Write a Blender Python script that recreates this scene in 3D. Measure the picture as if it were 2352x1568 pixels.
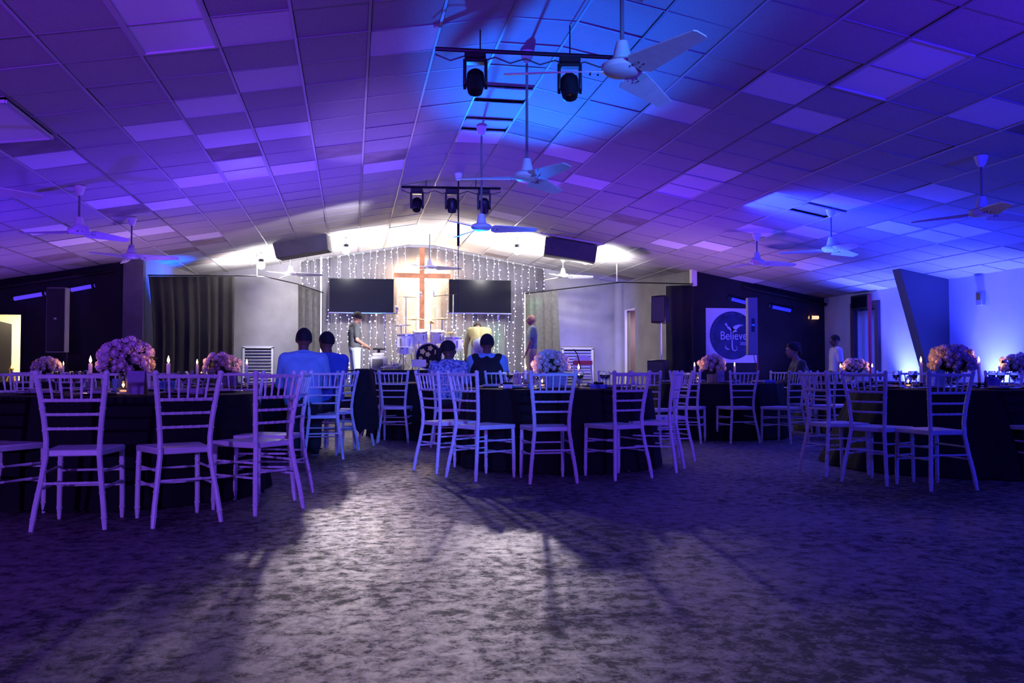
import bpy, bmesh, math, random
from mathutils import Vector, Matrix, Euler
for o in list(bpy.data.objects): bpy.data.objects.remove(o)
S = bpy.context.scene
COL = S.collection
R = math.radians
random.seed(7)

# ------------------------------------------------------------------ camera
F, TH, PT, CZ = 2000.0, 0.182, 0.0335, 0.93          # focal length in px of 2352, yaw, pitch, height
cam = bpy.data.cameras.new('camera'); cam.sensor_width = 36; cam.lens = 36*F/2352
cam.clip_start = .05; cam.clip_end = 100
co = bpy.data.objects.new('camera', cam); COL.objects.link(co)
co.location = (0, 0, CZ); co.rotation_euler = (math.pi/2+PT, 0, -TH); S.camera = co
# ------------------------------------------------------------------ world, exposure
W = bpy.data.worlds.new('world'); S.world = W; W.use_nodes = True
W.node_tree.nodes['Background'].inputs[0].default_value = (.02, .03, .2, 1)
W.node_tree.nodes['Background'].inputs[1].default_value = .05
S.view_settings.view_transform = 'Standard'; S.view_settings.look = 'None'
S.view_settings.exposure = 0.0; S.view_settings.gamma = 1
S.view_settings.use_curve_mapping = False
S.cycles.max_bounces = 6; S.cycles.diffuse_bounces = 3; S.cycles.sample_clamp_indirect = 6
S.cycles.sample_clamp_direct = 0

def spot(name, loc, tgt, col, power, ang=90, blend=.8, rad=.12):
    l = bpy.data.lights.new(name, 'SPOT'); l.color = col; l.energy = power
    l.spot_size = R(ang); l.spot_blend = blend; l.shadow_soft_size = rad
    o = bpy.data.objects.new(name, l); COL.objects.link(o); o.location = loc
    o.rotation_euler = (Vector(tgt)-Vector(loc)).to_track_quat('-Z', 'Y').to_euler()
    return o
def area(name, loc, tgt, col, power, sx, sy):
    l = bpy.data.lights.new(name, 'AREA'); l.color = col; l.energy = power
    l.shape = 'RECTANGLE'; l.size = sx; l.size_y = sy
    o = bpy.data.objects.new(name, l); COL.objects.link(o); o.location = loc
    o.rotation_euler = (Vector(tgt)-Vector(loc)).to_track_quat('-Z', 'Y').to_euler()
    return o
# coloured party washes behind the camera, stage beams, uplights, and unseen spots added as fill
VIO, DBL, MAG = (.22, .06, 1), (.0, .02, 1), (.50, .02, .8)
spot('wash_violet_rear', (-3.2, -4.6, 1.5), (-1.9, 7, 1.15), (.24, .09, 1), 2300, 36, .7)
spot('wash_violet_rear', (1.0, -4.8, 1.5), (1.6, 8, 1.15), (.19, .065, 1), 1900, 28, .7)
spot('wash_blue_rear', (5.5, -4.6, 1.5), (6.0, 8, 1.0), (.02, .03, 1), 1300, 46, .7)
spot('wash_sky_blue', (1.5, -4.8, 2.7), (.35, 11.2, .9), (.0, .17, 1), 3600, 13.5, .4)
spot('ceiling_wash_violet', (-1.6, -1.5, 1.5), (-2.2, 12.5, 7.0), (.13, .014, .9), 3600, 56, .9)
spot('ceiling_wash_violet', (-4.9, 12.2, .4), (-4.2, 11.8, 4.0), (.08, .01, 1), 420, 135, 1.0)  # unseen spots added among the tables to even out the far ceiling
spot('ceiling_wash_violet', (-.9, 12.6, .5), (-.9, 12.3, 4.0), (.13, .045, 1), 640, 130, 1.0)
spot('ceiling_wash_violet', (4.4, 13.2, .4), (4.6, 12.9, 4.0), (.14, .01, 1), 440, 135, 1.0)
spot('ceiling_wash_violet', (3.0, -.5, 1.5), (4.2, 13.5, 6.8), (.10, .012, 1), 1500, 52, .9)
spot('ceiling_wash_magenta', (-4.6, 1.0, 1.5), (-3.2, 6.5, 6.2), (.5, .0, .8), 260, 80, .9)
spot('ceiling_wash_blue', (7.2, 0.0, 1.5), (6.8, 10, 7.0), (0, .01, 1), 3600, 76, .8)
spot('ceiling_wash_magenta', (5.0, 2.5, 1.5), (4.4, 6.5, 5.5), MAG, 60, 50, .9)
spot('ceiling_beam_blue', (2.0, 16.0, 1.1), (2.0, 8.9, 4.0), (.0, .12, 1), 12500, 23, .9)
spot('ceiling_beam_white', (1.0, 14.1, 3.25), (-1.9, 17.9, 3.55), (.9, .85, 1), 420, 42, .5)
spot('ceiling_beam_violet', (.5, 15.9, 1.1), (.2, 10.8, 3.9), (.35, .2, 1), 900, 18, .6)
spot('sky_blue_narrow', (1.2, -4.8, 2.6), tuple(Vector((1.94, 8.70, 1.0))), (.0, .30, 1), 2200, 3.6, .5)  # unseen narrow spot added to turn the centre bouquet cyan
spot('sky_blue_fans', (3.0, -4.8, 1.7), (1.66, 9.5, 3.1), (.0, .30, 1), 4200, 9, .5)  # unseen spot added to tint the fans and rods blue
spot('banner_blue', (8.0, 15.2, .4), (8.6, 17.8, 1.8), (.10, .07, 1), 420, 50, .8, .05)  # unseen spot added to brighten the banner
spot('doorway_blue', (9.3, 14.2, .3), (10.6, 15.6, 1.3), (.02, .06, 1), 160, 50, .8, .05)  # unseen spot added to bring out the satin curtain
spot('ceiling_wash_violet', (-6.0, 15.2, .4), (-5.4, 15.4, 4.0), (.26, .08, 1), 260, 130, 1.0)  # this and the next two: unseen spots added to lift the ceiling towards the stage
spot('ceiling_wash_violet', (-3.4, 15.6, .5), (-3.2, 15.9, 4.0), (.55, .28, 1), 230, 110, 1.0)
spot('ceiling_wash_violet', (6.6, 15.4, .5), (6.6, 15.9, 4.0), (.5, .22, 1), 300, 120, 1.0)
spot('drum_white', (1.6, 14.2, 3.1), (.05, 18.8, 1.3), (.95, .9, 1), 3200, 15, .7)  # spot added near the far bar to whiten the drums
for k, (x, y) in enumerate(((10.08, 14.8), (10.08, 12.5), (10.08, 10.3), (10.08, 7.6))):
    spot('uplight_beam', (x, y, .3), (x+.12, y, 2.2), (.045, .065, 1), 1900, 84, 1.0, .05)
area('uplight_spill', (9.0, 11.5, .3), (10.76, 11.5, 2.2), (.01, .03, 1), 500, 1, 9)
spot('stage_blue_beam', (4.9, 19.8, .9), (6.0, 21.3, 1.8), (.1, .08, 1), 300, 75, .8, .05)
spot('stage_green_beam', (4.6, 19.0, 3.3), (3.2, 21.3, 1.0), (.05, 1, .25), 500, 40, .8, .05)
spot('stage_blue_beam', (-3.4, 18.6, 2.0), (-4.3, 18.6, 3.3), (.0, .08, 1), 500, 100, .8, .05)

# ------------------------------------------------------------------ geometry of the hall
XR, ZR, SL = 1.655, CZ+3.11, .178                      # ridge position, ridge height, roof slope
XL, XW, YF, YB, YN = -7.05, 10.36, 17.8, 21.6, -5.2
def zc(x): return ZR-SL*max(0, abs(x-XR)-.305)
HR = Vector((math.cos(TH), -math.sin(TH), 0)); HF = Vector((math.sin(TH), math.cos(TH), 0))
CO = Vector((0, 0, CZ))
def ray(px, py):
    f = HF*math.cos(PT)+Vector((0, 0, math.sin(PT))); u = -HF*math.sin(PT)+Vector((0, 0, math.cos(PT)))
    return f+HR*((px-1176)/F)+u*((784-py)/F)
def at(px, py, X=None, Y=None, Z=None, D=None):
    d = ray(px, py)
    if X is not None: t = X/d.x
    elif Y is not None: t = Y/d.y
    elif Z is not None: t = (Z-CZ)/d.z
    else: t = D/(d.dot(HF))
    return CO+d*t
def atc(px, py, drop=0):                               # where the line of sight meets the sloping ceiling
    d = ray(px, py); lo, hi = 0, 60
    for _ in range(50):
        m = (lo+hi)/2; p = CO+d*m
        if p.z > zc(p.x)-drop: hi = m
        else: lo = m
    return CO+d*lo
def fl(px, dep, z=0):                                  # a floor point by column and distance
    p = HF*dep+HR*((px-1176)/F*dep); return Vector((p.x, p.y, z))

# ------------------------------------------------------------------ materials
MATS = {}
def mat(name, col, rough=.6, metal=0, nz=0, sc=8, bump=0, emit=None, es=0, sheen=0, trans=0, ior=1.45, dark=None, coord='Object'):
    if name in MATS: return MATS[name]
    m = bpy.data.materials.new(name); m.use_nodes = True; nt = m.node_tree; b = nt.nodes['Principled BSDF']
    b.inputs['Base Color'].default_value = (*col, 1); b.inputs['Roughness'].default_value = rough
    b.inputs['Metallic'].default_value = metal; b.inputs['IOR'].default_value = ior
    if sheen: b.inputs['Sheen Weight'].default_value = sheen
    if trans: b.inputs['Transmission Weight'].default_value = trans
    if emit: b.inputs['Emission Color'].default_value = (*emit, 1); b.inputs['Emission Strength'].default_value = es
    if nz or bump:
        tc = nt.nodes.new('ShaderNodeTexCoord'); n = nt.nodes.new('ShaderNodeTexNoise')
        n.inputs['Scale'].default_value = sc; n.inputs['Detail'].default_value = 5
        nt.links.new(tc.outputs[coord], n.inputs['Vector'])
        if nz:
            r = nt.nodes.new('ShaderNodeValToRGB'); d = dark or tuple(c*(1-nz) for c in col)
            r.color_ramp.elements[0].color = (*d, 1); r.color_ramp.elements[0].position = .35
            r.color_ramp.elements[1].color = (*col, 1); r.color_ramp.elements[1].position = .62
            nt.links.new(n.outputs['Fac'], r.inputs[0]); nt.links.new(r.outputs[0], b.inputs['Base Color'])
        if bump:
            bp = nt.nodes.new('ShaderNodeBump'); bp.inputs['Strength'].default_value = bump; bp.inputs['Distance'].default_value = .01
            nt.links.new(n.outputs['Fac'], bp.inputs['Height']); nt.links.new(bp.outputs[0], b.inputs['Normal'])
    MATS[name] = m; return m
white = mat('painted_white', (.78, .77, .76), .38, nz=.1, sc=14)
clothb = mat('black_cloth', (.004, .004, .006), .9, nz=.4, sc=30, bump=.2)
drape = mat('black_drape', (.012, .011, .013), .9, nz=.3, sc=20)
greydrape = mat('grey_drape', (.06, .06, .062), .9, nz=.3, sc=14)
blackp = mat('black_plastic', (.012, .012, .014), .4)
blackm = mat('black_metal', (.015, .015, .018), .35, .6)
chrome = mat('chrome', (.75, .75, .78), .18, 1)
greyw = mat('grey_wall', (.27, .26, .27), .85, nz=.18, sc=2.2, bump=.1)
whitew = mat('white_wall', (.62, .62, .63), .7, nz=.1, sc=1.5, bump=.08)
blackw = mat('black_wall', (.012, .011, .016), .8, nz=.3, sc=3)
glass = mat('clear_glass', (.9, .93, 1), .05, trans=1)
wax = mat('white_wax', (.8, .74, .68), .4)
flame_m = mat('candle_flame', (1, .6, .2), .5, emit=(1, .55, .2), es=26)
tea_m = mat('tea_flame', (1, .6, .2), .5, emit=(1, .5, .16), es=20)
petal = mat('cream_petal', (.80, .66, .66), .6, nz=.18, sc=20)
leafm = mat('dark_leaf', (.03, .06, .025), .6, nz=.3, sc=20)
stone = mat('grey_vase', (.3, .29, .34), .5)
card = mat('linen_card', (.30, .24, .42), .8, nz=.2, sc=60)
bluem = mat('blue_paper', (.12, .24, .6), .6)
skin = mat('brown_skin', (.16, .075, .045), .55, nz=.15, sc=12)
skin2 = mat('tan_skin', (.42, .22, .14), .5, nz=.12, sc=12)
hairm = mat('black_hair', (.01, .008, .008), .75, nz=.3, sc=60, bump=.5)
wood = mat('cross_wood', (.32, .12, .05), .6, nz=.45, sc=5)
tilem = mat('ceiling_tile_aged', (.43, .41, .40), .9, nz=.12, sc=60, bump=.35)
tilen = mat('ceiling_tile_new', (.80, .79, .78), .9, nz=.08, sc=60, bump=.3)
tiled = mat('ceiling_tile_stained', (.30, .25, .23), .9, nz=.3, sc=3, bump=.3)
gridm = mat('grid_metal', (.55, .54, .54), .5)
gridd = mat('grid_metal_dull', (.28, .27, .28), .6)
diffm = mat('light_diffuser', (.85, .85, .86), .35, nz=.05, sc=40)
gold = mat('brass', (.6, .42, .15), .3, 1)
jeans = mat('light_denim', (.42, .5, .56), .8, nz=.25, sc=25)
screen = mat('dark_screen', (.006, .006, .012), .2); screen.node_tree.nodes['Principled BSDF'].inputs['Specular IOR Level'].default_value = .04

# the worn painted floor: pale coat flaking to dark patches, streaked along the room's width
def floor_mat():
    m = bpy.data.materials.new('worn_painted_floor'); m.use_nodes = True; nt = m.node_tree; b = nt.nodes['Principled BSDF']
    N, L = nt.nodes.new, nt.links.new
    tc = N('ShaderNodeTexCoord'); mp = N('ShaderNodeMapping'); mp.inputs['Scale'].default_value = (1.0, 1.0, 1)
    L(tc.outputs['Object'], mp.inputs[0])
    def noise(sc, det, dist=0, rough=.6):
        n = N('ShaderNodeTexNoise'); n.inputs['Scale'].default_value = sc; n.inputs['Detail'].default_value = det
        n.inputs['Distortion'].default_value = dist; n.inputs['Roughness'].default_value = rough; L(mp.outputs[0], n.inputs['Vector']); return n
    def ramp(src, a, b_, c0=(0, 0, 0), c1=(1, 1, 1)):
        r = N('ShaderNodeValToRGB'); e = r.color_ramp.elements; e[0].position = a; e[1].position = b_
        e[0].color = (*c0, 1); e[1].color = (*c1, 1); L(src, r.inputs[0]); return r
    big = noise(.6, 5, .2); mid = noise(12, 10, .3, .75); fine = noise(75, 8, .1, .8)
    ad = N('ShaderNodeMath'); ad.operation = 'MULTIPLY_ADD'; ad.inputs[1].default_value = .45
    L(big.outputs['Fac'], ad.inputs[0]); L(mid.outputs['Fac'], ad.inputs[2])
    a2 = N('ShaderNodeMath'); a2.operation = 'MULTIPLY_ADD'; a2.inputs[1].default_value = .35
    L(fine.outputs['Fac'], a2.inputs[0]); L(ad.outputs[0], a2.inputs[2])
    chip = ramp(a2.outputs[0], .825, .85)
    tone = ramp(a2.outputs[0], .78, 1.02, (.028, .024, .03), (.21, .185, .18))
    mx = N('ShaderNodeMixRGB'); L(chip.outputs[0], mx.inputs[0]); mx.inputs[1].default_value = (.006, .005, .010, 1); L(tone.outputs[0], mx.inputs[2])
    L(mx.outputs[0], b.inputs['Base Color'])
    rr = ramp(a2.outputs[0], .76, .98, (.75, .75, .75), (.38, .38, .38)); L(rr.outputs[0], b.inputs['Roughness'])
    bp = N('ShaderNodeBump'); bp.inputs['Strength'].default_value = .9; bp.inputs['Distance'].default_value = .012
    L(a2.outputs[0], bp.inputs['Height']); L(bp.outputs[0], b.inputs['Normal'])
    return m
floorm = floor_mat()

# ------------------------------------------------------------------ mesh helpers
class MB:
    def __init__(s): s.v = []; s.f = []
    def add(s, vs, fs):
        k = len(s.v); s.v += [tuple(v) for v in vs]; s.f += [tuple(i+k for i in f) for f in fs]; return s
    def box(s, c, d, rot=None, taper=1):
        x, y, z = d[0]/2, d[1]/2, d[2]/2
        vs = [Vector((a*x*(taper if e > 0 else 1), b*y*(taper if e > 0 else 1), e*z)) for e in (-1, 1) for b in (-1, 1) for a in (-1, 1)]
        if rot: m = Euler(rot).to_matrix(); vs = [m @ v for v in vs]
        return s.add([v+Vector(c) for v in vs], [(0, 2, 3, 1), (4, 5, 7, 6), (0, 1, 5, 4), (2, 6, 7, 3), (0, 4, 6, 2), (1, 3, 7, 5)])
    def tube(s, pts, rad, n=8, closed=False, cap=True):
        pts = [Vector(p) for p in pts]; rs = rad if isinstance(rad, (list, tuple)) else [rad]*len(pts)
        vs = []; m = len(pts); ref = None
        for i, p in enumerate(pts):
            t = (pts[(i+1) % m]-pts[i-1]) if closed else (pts[min(i+1, m-1)]-pts[max(i-1, 0)])
            t.normalize()
            if ref is None: ref = t.orthogonal().normalized()
            ref = (ref-t*ref.dot(t)); ref = ref.normalized() if ref.length > 1e-6 else t.orthogonal().normalized()
            b = t.cross(ref)
            for k in range(n):
                a = 2*math.pi*k/n; vs.append(p+(ref*math.cos(a)+b*math.sin(a))*rs[i])
        fs = []
        for i in range(m if closed else m-1):
            j = (i+1) % m
            for k in range(n): fs.append((i*n+k, i*n+(k+1) % n, j*n+(k+1) % n, j*n+k))
        if cap and not closed: fs += [tuple(range(n))[::-1], tuple(range((m-1)*n, m*n))]
        return s.add(vs, fs)
    def cyl(s, a, b, r0, r1=None, n=16): return s.tube([a, b], [r0, r0 if r1 is None else r1], n)
    def lathe(s, prof, c=(0, 0, 0), n=20, cap=True):
        vs = [(c[0]+r*math.cos(2*math.pi*k/n), c[1]+r*math.sin(2*math.pi*k/n), c[2]+z) for r, z in prof for k in range(n)]
        fs = [(i*n+k, i*n+(k+1) % n, (i+1)*n+(k+1) % n, (i+1)*n+k) for i in range(len(prof)-1) for k in range(n)]
        if cap: fs += [tuple(range(n))[::-1], tuple(range((len(prof)-1)*n, len(prof)*n))]
        return s.add(vs, fs)
    def ball(s, c, r, n=10, m=6, rot=None):
        r = r if isinstance(r, (tuple, list)) else (r, r, r); M = Euler(rot).to_matrix() if rot else None
        vs = []
        for i in range(m+1):
            ph = math.pi*i/m
            for k in range(n):
                a = 2*math.pi*k/n; v = Vector((r[0]*math.sin(ph)*math.cos(a), r[1]*math.sin(ph)*math.sin(a), -r[2]*math.cos(ph)))
                vs.append((M @ v if M else v)+Vector(c))
        fs = [(i*n+k, i*n+(k+1) % n, (i+1)*n+(k+1) % n, (i+1)*n+k) for i in range(m) for k in range(n)]
        return s.add(vs, fs)
    def prism(s, poly, a, b, ax='z'):                   # poly in two axes, extruded between a and b on the third
        n = len(poly); f = {'z': lambda p, h: (p[0], p[1], h), 'y': lambda p, h: (p[0], h, p[1]), 'x': lambda p, h: (h, p[0], p[1])}[ax]
        vs = [f(p, a) for p in poly]+[f(p, b) for p in poly]
        fs = [tuple(range(n))[::-1], tuple(range(n, 2*n))]+[(i, (i+1) % n, n+(i+1) % n, n+i) for i in range(n)]
        return s.add(vs, fs)
    def mesh(s, name, m, smooth=True, bev=0):
        me = bpy.data.meshes.new(name); me.from_pydata(s.v, [], s.f)
        bm = bmesh.new(); bm.from_mesh(me); bmesh.ops.remove_doubles(bm, verts=bm.verts, dist=1e-5)
        if bev: bmesh.ops.bevel(bm, geom=[e for e in bm.edges if e.calc_face_angle(0) > .6], offset=bev, segments=1, affect='EDGES')
        bmesh.ops.recalc_face_normals(bm, faces=bm.faces)
        bm.to_mesh(me); bm.free(); me.materials.append(m)
        if smooth:
            me.shade_smooth(); me.set_sharp_from_angle(angle=R(38))
        return me
    def build(s, name, m, parent=None, smooth=True, bev=0, kind=None):
        return link(name, s.mesh(name, m, smooth, bev), parent, kind)
def link(name, me, parent=None, kind=None, loc=None, rot=None):
    o = bpy.data.objects.new(name, me); COL.objects.link(o)
    if parent: o.parent = parent
    if kind: o['kind'] = kind
    if loc is not None: o.location = loc
    if rot is not None: o.rotation_euler = rot
    return o
def tag(o, label, cat, group=None):
    o['label'] = label; o['category'] = cat
    if group: o['group'] = group
    return o
def thing(name, label, cat, loc=(0, 0, 0), rz=0, group=None, rot=None):
    o = bpy.data.objects.new(name, None); COL.objects.link(o); o.empty_display_size = .1
    o.location = loc; o.rotation_euler = rot or (0, 0, rz); return tag(o, label, cat, group)
def kids(o): return [c for c in bpy.data.objects if c.parent == o]
def flat(o, out, par=None):
    out.append((o, par))
    for c in kids(o): flat(c, out, o)
def copier(proto):                                     # copies a thing with its parts and sub-parts
    lst = []; flat(proto, lst)
    def f(loc, rz, label, group=None, rot=None, scale=None):
        mp = {}
        for o, p in lst:
            c = o.copy(); COL.objects.link(c); mp[o] = c
            if p is not None: c.parent = mp[p]
        r = mp[proto]; r.location = loc; r.rotation_euler = rot or (0, 0, rz)
        if scale: r.scale = scale
        r['label'] = label
        if group: r['group'] = group
        return r
    return f
def struct(name, mb, m, smooth=False, parent=None):
    o = mb.build(name, m, parent, smooth)
    if not parent: o['kind'] = 'structure'
    return o
def facing(a, b): d = Vector(b)-Vector(a); return math.atan2(-d.x, d.y)     # rotation that turns +Y towards b

# ================================================================== LARGE STRUCTURE
struct('floor', MB().box(((XL+XW)/2, (YN+YB)/2, -.05), (XW-XL, YB-YN, .1)), floorm)
# ceiling: backing deck of roof, tiles in a metal grid
def section(z0, z1, x0=XL-.1, x1=XW+.1):
    up = [(x0, zc(x0)+z1), (XR-.305, ZR+z1), (XR+.305, ZR+z1), (x1, zc(x1)+z1)]
    dn = [(x0, zc(x0)+z0), (XR-.305, ZR+z0), (XR+.305, ZR+z0), (x1, zc(x1)+z0)]
    return dn+up[::-1]
ceiling = struct('ceiling', MB().prism(section(.05, .2), YN, YB+.1, 'y'), mat('roof_deck', (.03, .03, .035), .9))
T = .61; NL = int((XR-.305-XL)/T)+1; NRt = int((XW-XR-.305)/T)+1
COLS = [(-k, XR-.305-T*(k-.5)) for k in range(NL, 0, -1)]+[(0, XR)]+[(k, XR+.305+T*(k-.5)) for k in range(1, NRt+1)]
Y00 = 7.44-T*20
def tidx(px, py):
    p = atc(px, py); n = round((p.x-XR)/T); k = math.floor((p.y-Y00)/T); return n, k
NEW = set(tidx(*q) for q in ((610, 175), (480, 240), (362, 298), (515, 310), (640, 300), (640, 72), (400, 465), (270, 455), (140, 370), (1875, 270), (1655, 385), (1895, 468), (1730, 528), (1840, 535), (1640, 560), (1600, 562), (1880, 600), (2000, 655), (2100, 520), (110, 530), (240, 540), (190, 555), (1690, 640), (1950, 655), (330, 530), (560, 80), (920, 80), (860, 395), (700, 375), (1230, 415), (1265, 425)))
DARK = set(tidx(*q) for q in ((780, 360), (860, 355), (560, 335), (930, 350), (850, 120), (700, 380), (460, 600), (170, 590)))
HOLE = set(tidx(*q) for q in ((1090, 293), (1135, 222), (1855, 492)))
LAMPS = {}
for q in ((372, 20), (556, 370), (2085, 165), (1615, 412), (2130, 525), (15, 250)):
    n, k = tidx(*q); LAMPS[(n, k)] = q; LAMPS[(n, k+1)] = None
tile_me = {}
for nm, m in (('a', tilem), ('n', tilen), ('d', tiled)):
    tile_me[nm] = MB().box((0, 0, 0), (T-.022, T-.016, .016), taper=.97).mesh('ceiling_tile', m, False)
cand = []; rnd = random.Random(3)
for n, x in COLS:
    if x+T/2 > XW+.3 or x-T/2 < XL-.3: continue
    for k in range(int((YN-Y00)/T)-1, int((YB-Y00)/T)+1):
        y = Y00+T*(k+.5)
        if y < YN or y > YB: continue
        if (n, k) in LAMPS: continue
        gap = (n, k) in HOLE
        d = Vector((x, y, zc(x)-CZ)); dep = d.dot(HF); u = d.dot(HR)/max(dep, .01)*F; v = d.z/max(dep, .01)*F
        vis = dep > 1 and abs(u) < 1230 and v < 900
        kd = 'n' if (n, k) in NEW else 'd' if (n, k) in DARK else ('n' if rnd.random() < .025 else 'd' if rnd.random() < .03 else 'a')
        dz = rnd.choice((0, 0, 0, -.004, .004)); ry = rnd.uniform(-.006, .006)
        ang = 0 if n == 0 else (math.atan(SL) if n > 0 else -math.atan(SL))
        cand.append((vis, (dep**2+v*0), x, y, dz, ang+ry, .11 if gap else rnd.uniform(-.006, .006), kd))
vis = sorted([c for c in cand if c[0]], key=lambda c: c[1]); single = vis[:300]; rest = vis[300:]+[c for c in cand if not c[0]]
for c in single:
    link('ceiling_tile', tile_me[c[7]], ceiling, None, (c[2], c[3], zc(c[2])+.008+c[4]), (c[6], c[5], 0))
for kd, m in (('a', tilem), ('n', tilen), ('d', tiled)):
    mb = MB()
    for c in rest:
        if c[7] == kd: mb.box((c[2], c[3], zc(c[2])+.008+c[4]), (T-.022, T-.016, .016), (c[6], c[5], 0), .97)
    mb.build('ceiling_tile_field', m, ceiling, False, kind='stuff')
for i in range(-NL, NRt+1):
    x = XR+T*i+(.305 if i >= 0 else -.305) if False else XR+T*(i+.5)
    if XL < x < XW:
        MB().box((x, (YN+YB)/2, zc(x)-.003), (.024, YB-YN, .010)).build('grid_runner', gridm if i in (-9, -7, -6, -5, -4, 2, 3, 6, 7, 8) else gridd, ceiling, False)
for k in range(int((YN-Y00)/T), int((YB-Y00)/T)+1):
    y = Y00+T*k
    if YN < y < YB: MB().prism(section(-.004, .004, XL, XW), y-.008, y+.008, 'y').build('cross_runner', gridd, ceiling, False)

def wall(name, x0, y0, x1, y1, z0, z1a, z1b, m, th=.12, holes=()):
    # vertical slab from (x0,y0) to (x1,y1), sloping top, openings as (s0, s1, zlow, zhigh) along its length
    a, b = Vector((x0, y0, 0)), Vector((x1, y1, 0)); L = (b-a).length; d = (b-a)/L; nrm = Vector((-d.y, d.x, 0))*th
    mb = MB()
    def top(s): return z1a+(z1b-z1a)*s/L
    cuts = sorted(set([0, L]+[h[0] for h in holes]+[h[1] for h in holes]))
    def piece(s0, s1, za0, za1, zb0, zb1):
        p, q = a+d*s0, a+d*s1
        vs = [p+Vector((0, 0, za0)), q+Vector((0, 0, za1)), q+Vector((0, 0, zb1)), p+Vector((0, 0, zb0))]
        vs = vs+[v+nrm for v in vs]; mb.add(vs, [(0, 1, 2, 3), (7, 6, 5, 4), (0, 4, 5, 1), (1, 5, 6, 2), (2, 6, 7, 3), (3, 7, 4, 0)])
    for s0, s1 in zip(cuts, cuts[1:]):
        h = [h for h in holes if h[0] <= s0+1e-6 and h[1] >= s1-1e-6]
        if h:
            if h[0][2] > z0: piece(s0, s1, z0, z0, h[0][2], h[0][2])
            piece(s0, s1, h[0][3], h[0][3], top(s0), top(s1))
        else: piece(s0, s1, z0, z0, top(s0), top(s1))
    return struct(name, mb, m)
XA, XB = at(335, 605, Y=YF).x, at(1590, 628, Y=YF).x       # edges of the two black front walls
XC, XD = at(463, 700, Y=YB).x, at(1420, 700, Y=YB).x       # corners of the stage wall
dl0, dl1 = at(-30, 722, Y=YF).x, at(52, 722, Y=YF).x
dz = at(52, 722, Y=YF).z
wall('wall_stage_left', XL, YF, XA, YF, 0, zc(XL)+.1, zc(XA)+.1, blackw, .12, [(dl0-XL, dl1-XL, 0, dz)])
wall('wall_diagonal_left', XA, YF, XC, YB, 0, zc(XA)+.1, zc(XC)+.1, greyw)
mbk = MB().prism([(XC, 0), (XD, 0), (XD, zc(XD)+.1), (XR, ZR+.1), (XC, zc(XC)+.1)], YB, YB+.12, 'y'); struct('wall_back', mbk, greyw)
wdl = (Vector((XB, YF, 0))-Vector((XD, YB, 0))).length
def diag(px):                                          # parameter along the right diagonal wall for an image column
    a, b = Vector((XD, YB)), Vector((XB, YF)); d = ray(px, 800); d2 = Vector((d.x, d.y))
    e = b-a; det = d2.x*(-e.y)+e.x*d2.y; t = (a.x*(-e.y)+e.x*a.y)/det
    p = d2*t; return (p-a).length, p
s0, P0 = diag(1438); s1, P1 = diag(1459)
dzr = at(1445, 713, D=P0.dot(Vector((HF.x, HF.y)))).z
wall('wall_diagonal_right', XD, YB, XB, YF, 0, zc(XD)+.1, zc(XB)+.1, greyw, .12, [(s0, s1, .45, dzr)])
wall('wall_stage_right', XB, YF, XW, YF, 0, zc(XB)+.1, zc(XW)+.1, blackw)
def onright(px, py=700):
    return at(px, py, X=XW)
dA, dB = onright(1962, 708), onright(2018, 708)
dtop = onright(1962, 712).z
wall('wall_right', XW, YF, XW, YN, 0, zc(XW)+.1, zc(XW)+.1, whitew, .12, [(YF-dA.y, YF-dB.y, 0, dtop)])
wall('wall_left', XL, YN, XL, YF, 0, zc(XL)+.1, zc(XL)+.1, mat('side_wall', (.35, .35, .37), .8))
mbr = MB().prism([(XL, 0), (XW, 0), (XW, zc(XW)+.1), (XR, ZR+.1), (XL, zc(XL)+.1)], YN-.12, YN, 'y'); struct('wall_rear', mbr, MATS['side_wall'])
MB().box((XW-.01, 0, 0), (.02, .1, .1))
# room beyond the left doorway and passage beyond the right ones
annex = mat('cream_wall', (.78, .70, .48), .8)
struct('wall_annex', MB().box(((dl0+dl1)/2, YF+2.2, 1.2), (3.6, .1, 2.4)).box(((dl0+dl1)/2-1.8, YF+1.2, 1.2), (.1, 2.1, 2.4)).box(((dl0+dl1)/2+1.8, YF+1.2, 1.2), (.1, 2.1, 2.4)).box(((dl0+dl1)/2, YF+1.2, 2.45), (3.7, 2.2, .1)), annex)
struct('floor_annex', MB().box(((dl0+dl1)/2, YF+1.2, -.05), (3.7, 2.3, .1)), greyw)
area('annex_lamp', ((dl0+dl1)/2, YF+1.1, 2.35), ((dl0+dl1)/2, YF+1.1, 0), (1, .88, .62), 130, .8, .8)
pr = (P0+P1)/2
dn = (Vector((XB, YF, 0))-Vector((XD, YB, 0))).normalized(); nn_ = Vector((-dn.y, dn.x, 0)); pw = Vector((pr.x, pr.y, 0))+nn_*.95
struct('wall_passage', MB().box((pw.x, pw.y, 1.5), (2.6, .1, 3), (0, 0, math.atan2(dn.y, dn.x))).box(tuple(Vector((pr.x, pr.y, 1.5))+nn_*.55-dn*.9), (.1, 1.1, 3), (0, 0, math.atan2(dn.y, dn.x))), mat('plum_wall', (.5, .38, .42), .8))
struct('floor_passage', MB().box((XD+1.8, YB-1.4, .42), (2.6, 4.2, .06)), greyw)
spot('passage_lamp', tuple(Vector((pr.x, pr.y, 2.7))+nn_*.45), tuple(pw+Vector((0, 0, 1.3))), (1, .85, .9), 60, 150, .9)
struct('wall_closet', MB().box((XW+1.1, (dA.y+dB.y)/2, 1.2), (.1, 2.6, 2.4)), MATS['side_wall'])
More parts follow.
